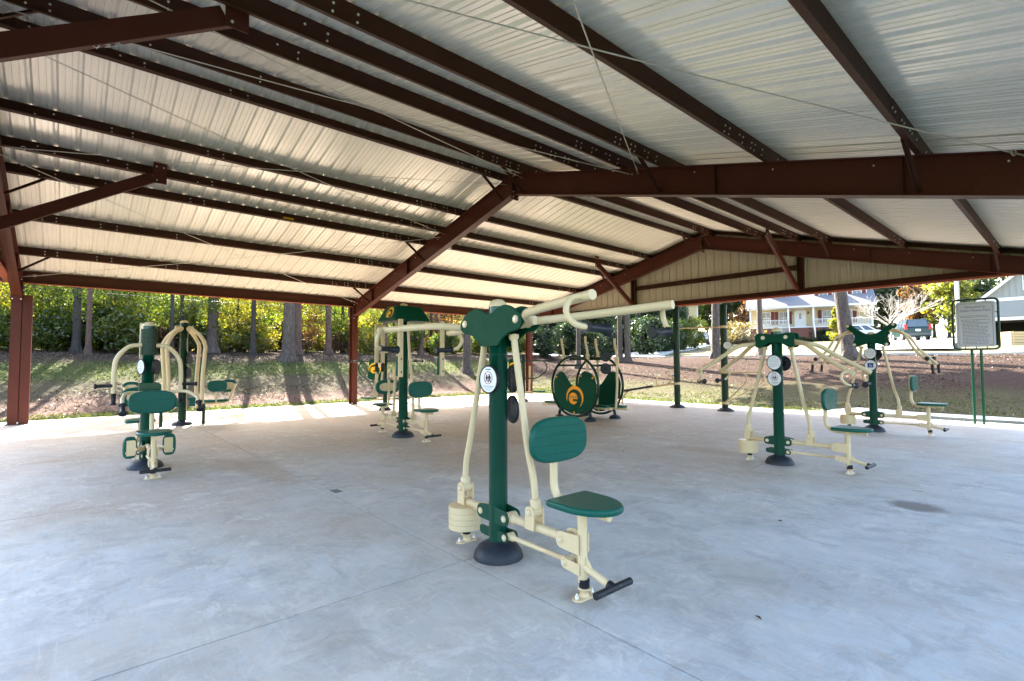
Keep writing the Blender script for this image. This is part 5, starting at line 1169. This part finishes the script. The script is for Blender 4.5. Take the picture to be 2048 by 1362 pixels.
    for cx in (-2.6, 2.6, 6.2):
        d = MB().box((cx-1.05, -.6, zc+.8), (cx+1.05, 3.0, zc+2.7)); d.prism([(cx-1.25, zc+2.7), (cx+1.25, zc+2.7), (cx, zc+3.6)], .75, -3.0, XZ); dd = obj('dormer', d, WTRIM, th); window(th, cx, zc+1.15, .85, 1.2, -.61, True)
porch_house()
def garage_house():
    x, y = P_at(1964, 47); th = thing('garage_house', 'grey house with open dark garage and white bands, behind the park sign', 'house', (x, y, ground_z(x, y)-.1), R(1)); W = 9.5; z1, z2 = 2.65, 4.1
    wm = MB().box((0, 0, 0), (.5, 8, z1)); wm.box((W-.5, 0, 0), (W, 8, z1)); wm.box((.5, .4, 2.35), (W-.5, 8, z1)); obj('lower_wall', wm, BLUES, th)
    obj('garage_interior', MB().box((.5, 5.5, 0), (W-.5, 5.6, 2.35)), DARKIN, th); gi = MB().box((.5, .5, .0), (W-.5, 5.5, .06)); obj('garage_floor', gi, DARKIN, th)
    sm = MB(); obj('upper_lap_wall', MB().box((0, -.02, z1), (W, 8, z2)), BLUES, th)
    for i in range(8): sm.box((0, -.042, z1+.03+i*.18), (W, -.021, z1+.06+i*.18))
    stuff(obj('lap_boards', sm, BLUES, th))
    hm = MB().box((-.05, -.07, 2.32), (W+.05, -.003 if False else -.045, 2.62)); obj('header_band', hm, WTRIM, th); obj('upper_band', MB().box((-.05, -.07, z2), (W+.05, .02, z2+.30)), WTRIM, th)
    ap = z2+.3+4.3; gm = MB().prism([(-.0, z2+.3), (W, z2+.3), (W/2, ap)], 0, -8, XZ); obj('gable_wall', gm, GREYS, th)
    for i in range(22):
        bm = MB(); q = .3+i*.42; top = z2+.3+(4.3)*(1-abs(q-W/2)/(W/2))-.1
        if top > z2+.4: bm.box((q-.025, -.035, z2+.3), (q+.025, -.002, top)); obj('batten', bm, GREYS, th)
    window(th, W*.36, z2+.95, 1.0, 1.45, -.04, False)
    sl = 4.3/(W/2); rk = MB()
    for s in (-1, 1):
        ex, ez = W/2+s*(W/2+.75), z2+.3-.75*sl
        rk.prism([(W/2, ap+.05), (ex, ez+.05), (ex, ez-.28), (W/2, ap-.28)][::-s], .08, .40, XZ)
    obj('rake_board', rk, WTRIM, th)
    rf = MB()
    for s in (-1, 1):
        ex, ez = W/2+s*(W/2+.8), z2+.3-.8*sl; rf.add([(W/2, -.45, ap+.10), (ex, -.45, ez+.10), (ex, 8.3, ez+.10), (W/2, 8.3, ap+.10)], [(0,1,2,3)])
    obj('roof', rf, SHING, th, fix=False)
garage_house()
def back_house():
    x, y = P_at(1362, 74); th = thing('back_house', 'cream house wall with tall white window glimpsed between the tall posts', 'house', (x, y, ground_z(x, y)-.2), R(35)); obj('wall', MB().box((-2.2, 0, 0), (2.4, 6, 6.2)), SIDING, th); window(th, -.4, 4.0, .9, 1.5, 0, False); window(th, -.4, 1.2, .9, 1.5, 0, False)
    rf = MB().prism([(-2.7, 6.2), (2.9, 6.2), (.1, 8.6)], .4, -6.4, XZ); obj('roof', rf, SHING, th); obj('corner_board', MB().box((2.3, -.04, 0), (2.45, -.003, 6.2)), WTRIM, th)
back_house()
def car(name, label, p, d, rz, col, kind):
    x, y = P_at(p, d); th = thing(name, label, 'car' if kind != 'van' else 'van', (x, y, ground_z(x, y)+.06), rz); body = paint(name+' paint', col, .3, var=.05, coat=.25)
    van = kind == 'van'; L, Wd, H = (4.7, 1.9, 1.75) if van else (4.6, 1.85, 1.68)
    low = [(-L/2, .32), (-L/2+.05, .25), (L/2-.1, .25), (L/2, .40), (L/2-.02, .72), (L/2-.12, .86), (L/2-1.0 if not van else L/2-.75, 1.02), (-L/2+.03, 1.06), (-L/2, .9)]
    bm = MB().prism(low, -Wd/2, Wd/2, XZ); bo = obj('body', bm, body, th, bevel=.07, seg=3)
    cab = [(-L/2+.04, 1.04), (L/2-1.05 if not van else L/2-.8, 1.0), (L/2-1.95 if not van else L/2-1.6, H-.03), (-L/2+(.35 if not van else .22), H)]
    a, b_ = Wd/2-.04, Wd/2-.22; lo = cab[:2]; hi = cab[2:]; cm = MB(); vs = [(cab[0][0], -a, cab[0][1]), (cab[1][0], -a, cab[1][1]), (cab[2][0], -b_, cab[2][1]), (cab[3][0], -b_, cab[3][1]), (cab[0][0], a, cab[0][1]), (cab[1][0], a, cab[1][1]), (cab[2][0], b_, cab[2][1]), (cab[3][0], b_, cab[3][1])]
    cm.add(vs, [(0,1,2,3), (7,6,5,4), (1,5,6,2), (3,2,6,7), (0,3,7,4), (4,5,1,0)]); obj('cabin', cm, body, th, bevel=.06, seg=3)
    def quad(n, A, B, C, D, ins=.08, off=.012):
        A, B, C, D = map(Vector, (A, B, C, D)); c = (A+B+C+D)/4; nn = (B-A).cross(D-A).normalized()
        q = [c+(v-c)*(1-ins*2)+nn*off for v in (A, B, C, D)]; q2 = [v-nn*.02 for v in q]; mb = MB(); mb.add(q+q2, [(0,1,2,3), (7,6,5,4), (0,4,5,1), (1,5,6,2), (2,6,7,3), (3,7,4,0)]); obj(n, mb, GLASS, th)
    quad('windscreen', vs[1], vs[5], vs[6], vs[2]); quad('rear_window', vs[4], vs[0], vs[3], vs[7], .09)
    for sgn in (0, 1):
        A, B, C, D = (vs[0], vs[1], vs[2], vs[3]) if not sgn else (vs[5], vs[4], vs[7], vs[6]); A, B, C, D = map(Vector, (A, B, C, D))
        for f0, f1 in ((.03, .33), (.36, .66), (.69, .95)): quad('side_window', A.lerp(B, f0), A.lerp(B, f1), D.lerp(C, f1), D.lerp(C, f0), .06)
    for sx in (-L/2+.85, L/2-.9):
        for sy in (-1, 1):
            w = obj('wheel', MB().tube([(sx, sy*(Wd/2-.20), .33), (sx, sy*(Wd/2+.015), .33)], .34, 20), RUBBER, th); obj('rim', MB().lathe([(.21, 0), (.20, .012), (.08, .02)], (sx, sy*(Wd/2+.016), .33), 16, Matrix.Rotation(-sy*math.pi/2, 3, 'X')), STEEL, w)
    lampr = paint('tail lamp', (.45,.02,.02), .2); lampw = paint('head lamp', (.75,.76,.78), .15)
    for sy in (-1, 1):
        obj('tail_light', MB().box((-L/2-.015, sy*(Wd/2-.12)-.09, .85), (-L/2+.2, sy*(Wd/2-.12)+.09, 1.30 if van else 1.05)), lampr, th, bevel=.02); obj('headlight', MB().box((L/2-.25, sy*(Wd/2-.25)-.18, .66), (L/2+.005, sy*(Wd/2-.25)+.18, .82)), lampw, th, bevel=.03)
    obj('grille', MB().box((L/2-.04, -.42, .50), (L/2+.012, .42, .70)), RUBBER, th); obj('rear_bumper', MB().box((-L/2-.09, -Wd/2+.05, .34), (-L/2+.05, Wd/2-.05, .58)), paint('bumper grey', (.05,.06,.06), .5), th, bevel=.04)
    obj('licence_plate', MB().box((-L/2-.02, -.17, .72), (-L/2-.002, .17, .88)), WHITE, th)
    if van: obj('roof_rack', MB().tube([(-1.6, -.55, H+.06), (.4, -.55, H+.06)], .02, 6).tube([(-1.6, .55, H+.06), (.4, .55, H+.06)], .02, 6), RUBBER, th)
car('minivan', 'dark teal van seen from behind, parked right of the leafless tree', 1822, 45.0, R(113), (.005,.024,.027), 'van')
car('parked_suv', 'black car with light windscreen parked at the end of the drive', 1404, 65, R(-65), (.02,.025,.03), 'suv')
car('parked_car', 'pale silver car glimpsed behind the butterfly plate', 1728, 58, R(15), (.55,.58,.62), 'suv')
def bin_():
    x, y = P_at(2046, 44); th = thing('wooden_bin', 'pale wooden bin in front of the open garage', 'bin', (x, y, ground_z(x, y)), R(38)); wd = paint('pale timber', (.52,.38,.20), .7, var=.25, scale=8)
    for i in range(5): obj('plank', MB().box((-1.2, -.6, .05+i*.24), (1.2, -.56, .26+i*.24)), wd, th); obj('plank', MB().box((-1.24, -.56, .05+i*.24), (-1.20, .6, .26+i*.24)), wd, th)
    for sx in (-1.1, 0, 1.1): obj('upright', MB().box((sx-.05, -.64, 0), (sx+.05, -.602, 1.25)), wd, th)
bin_()
def pole_util():
    x, y = P_at(1919, 40); th = thing('utility_pole', 'pale utility pole standing left above the park sign', 'utility pole', (x, y, ground_z(x, y)-.3), 0); obj('shaft', MB().tube([(0, 0, 0), (0, 0, 10.5)], [.16, .12], 12), paint('weathered pole', (.42,.40,.37), .85, var=.2), th); obj('cross_arm', MB().box((-1.2, -.06, 9.6), (1.2, .06, 9.75)), BK_DARK, th)
    a = Vector((x, y, 0)); zz = ground_z(x, y)
    bx, by = P_at(1180, 78)
    for k in range(3):
        p = Vector((x, y, zz+7.3+k*.35)); q = Vector((bx, by, ground_z(bx, by)+7.0+k*.4)); w = MB().tube([p+(q-p)*(i/14)-Vector((0, 0, 1.0*math.sin(math.pi*i/14))) for i in range(15)], .012, 5); tag(obj('overhead_wire', w, RUBBER), 'thin %s overhead wire strung from the utility pole' % ('lower', 'middle', 'upper')[k], 'wire', 'overhead wires from the utility pole')
pole_util()
for k, zz in enumerate((4.85, 5.35)):                      # wires along the wood's edge
    p = Vector((-27.2, -14, zz+.3)); q = Vector((-27.4, 11, zz-.3)); w = MB().tube([p+(q-p)*(i/16)-Vector((0, 0, .25*math.sin(math.pi*i/16))) for i in range(17)], .007, 5)
    tag(obj('overhead_wire', w, RUBBER), 'thin %s wire running along the edge of the wood' % ('lower', 'upper')[k], 'wire', 'wires along the wood')
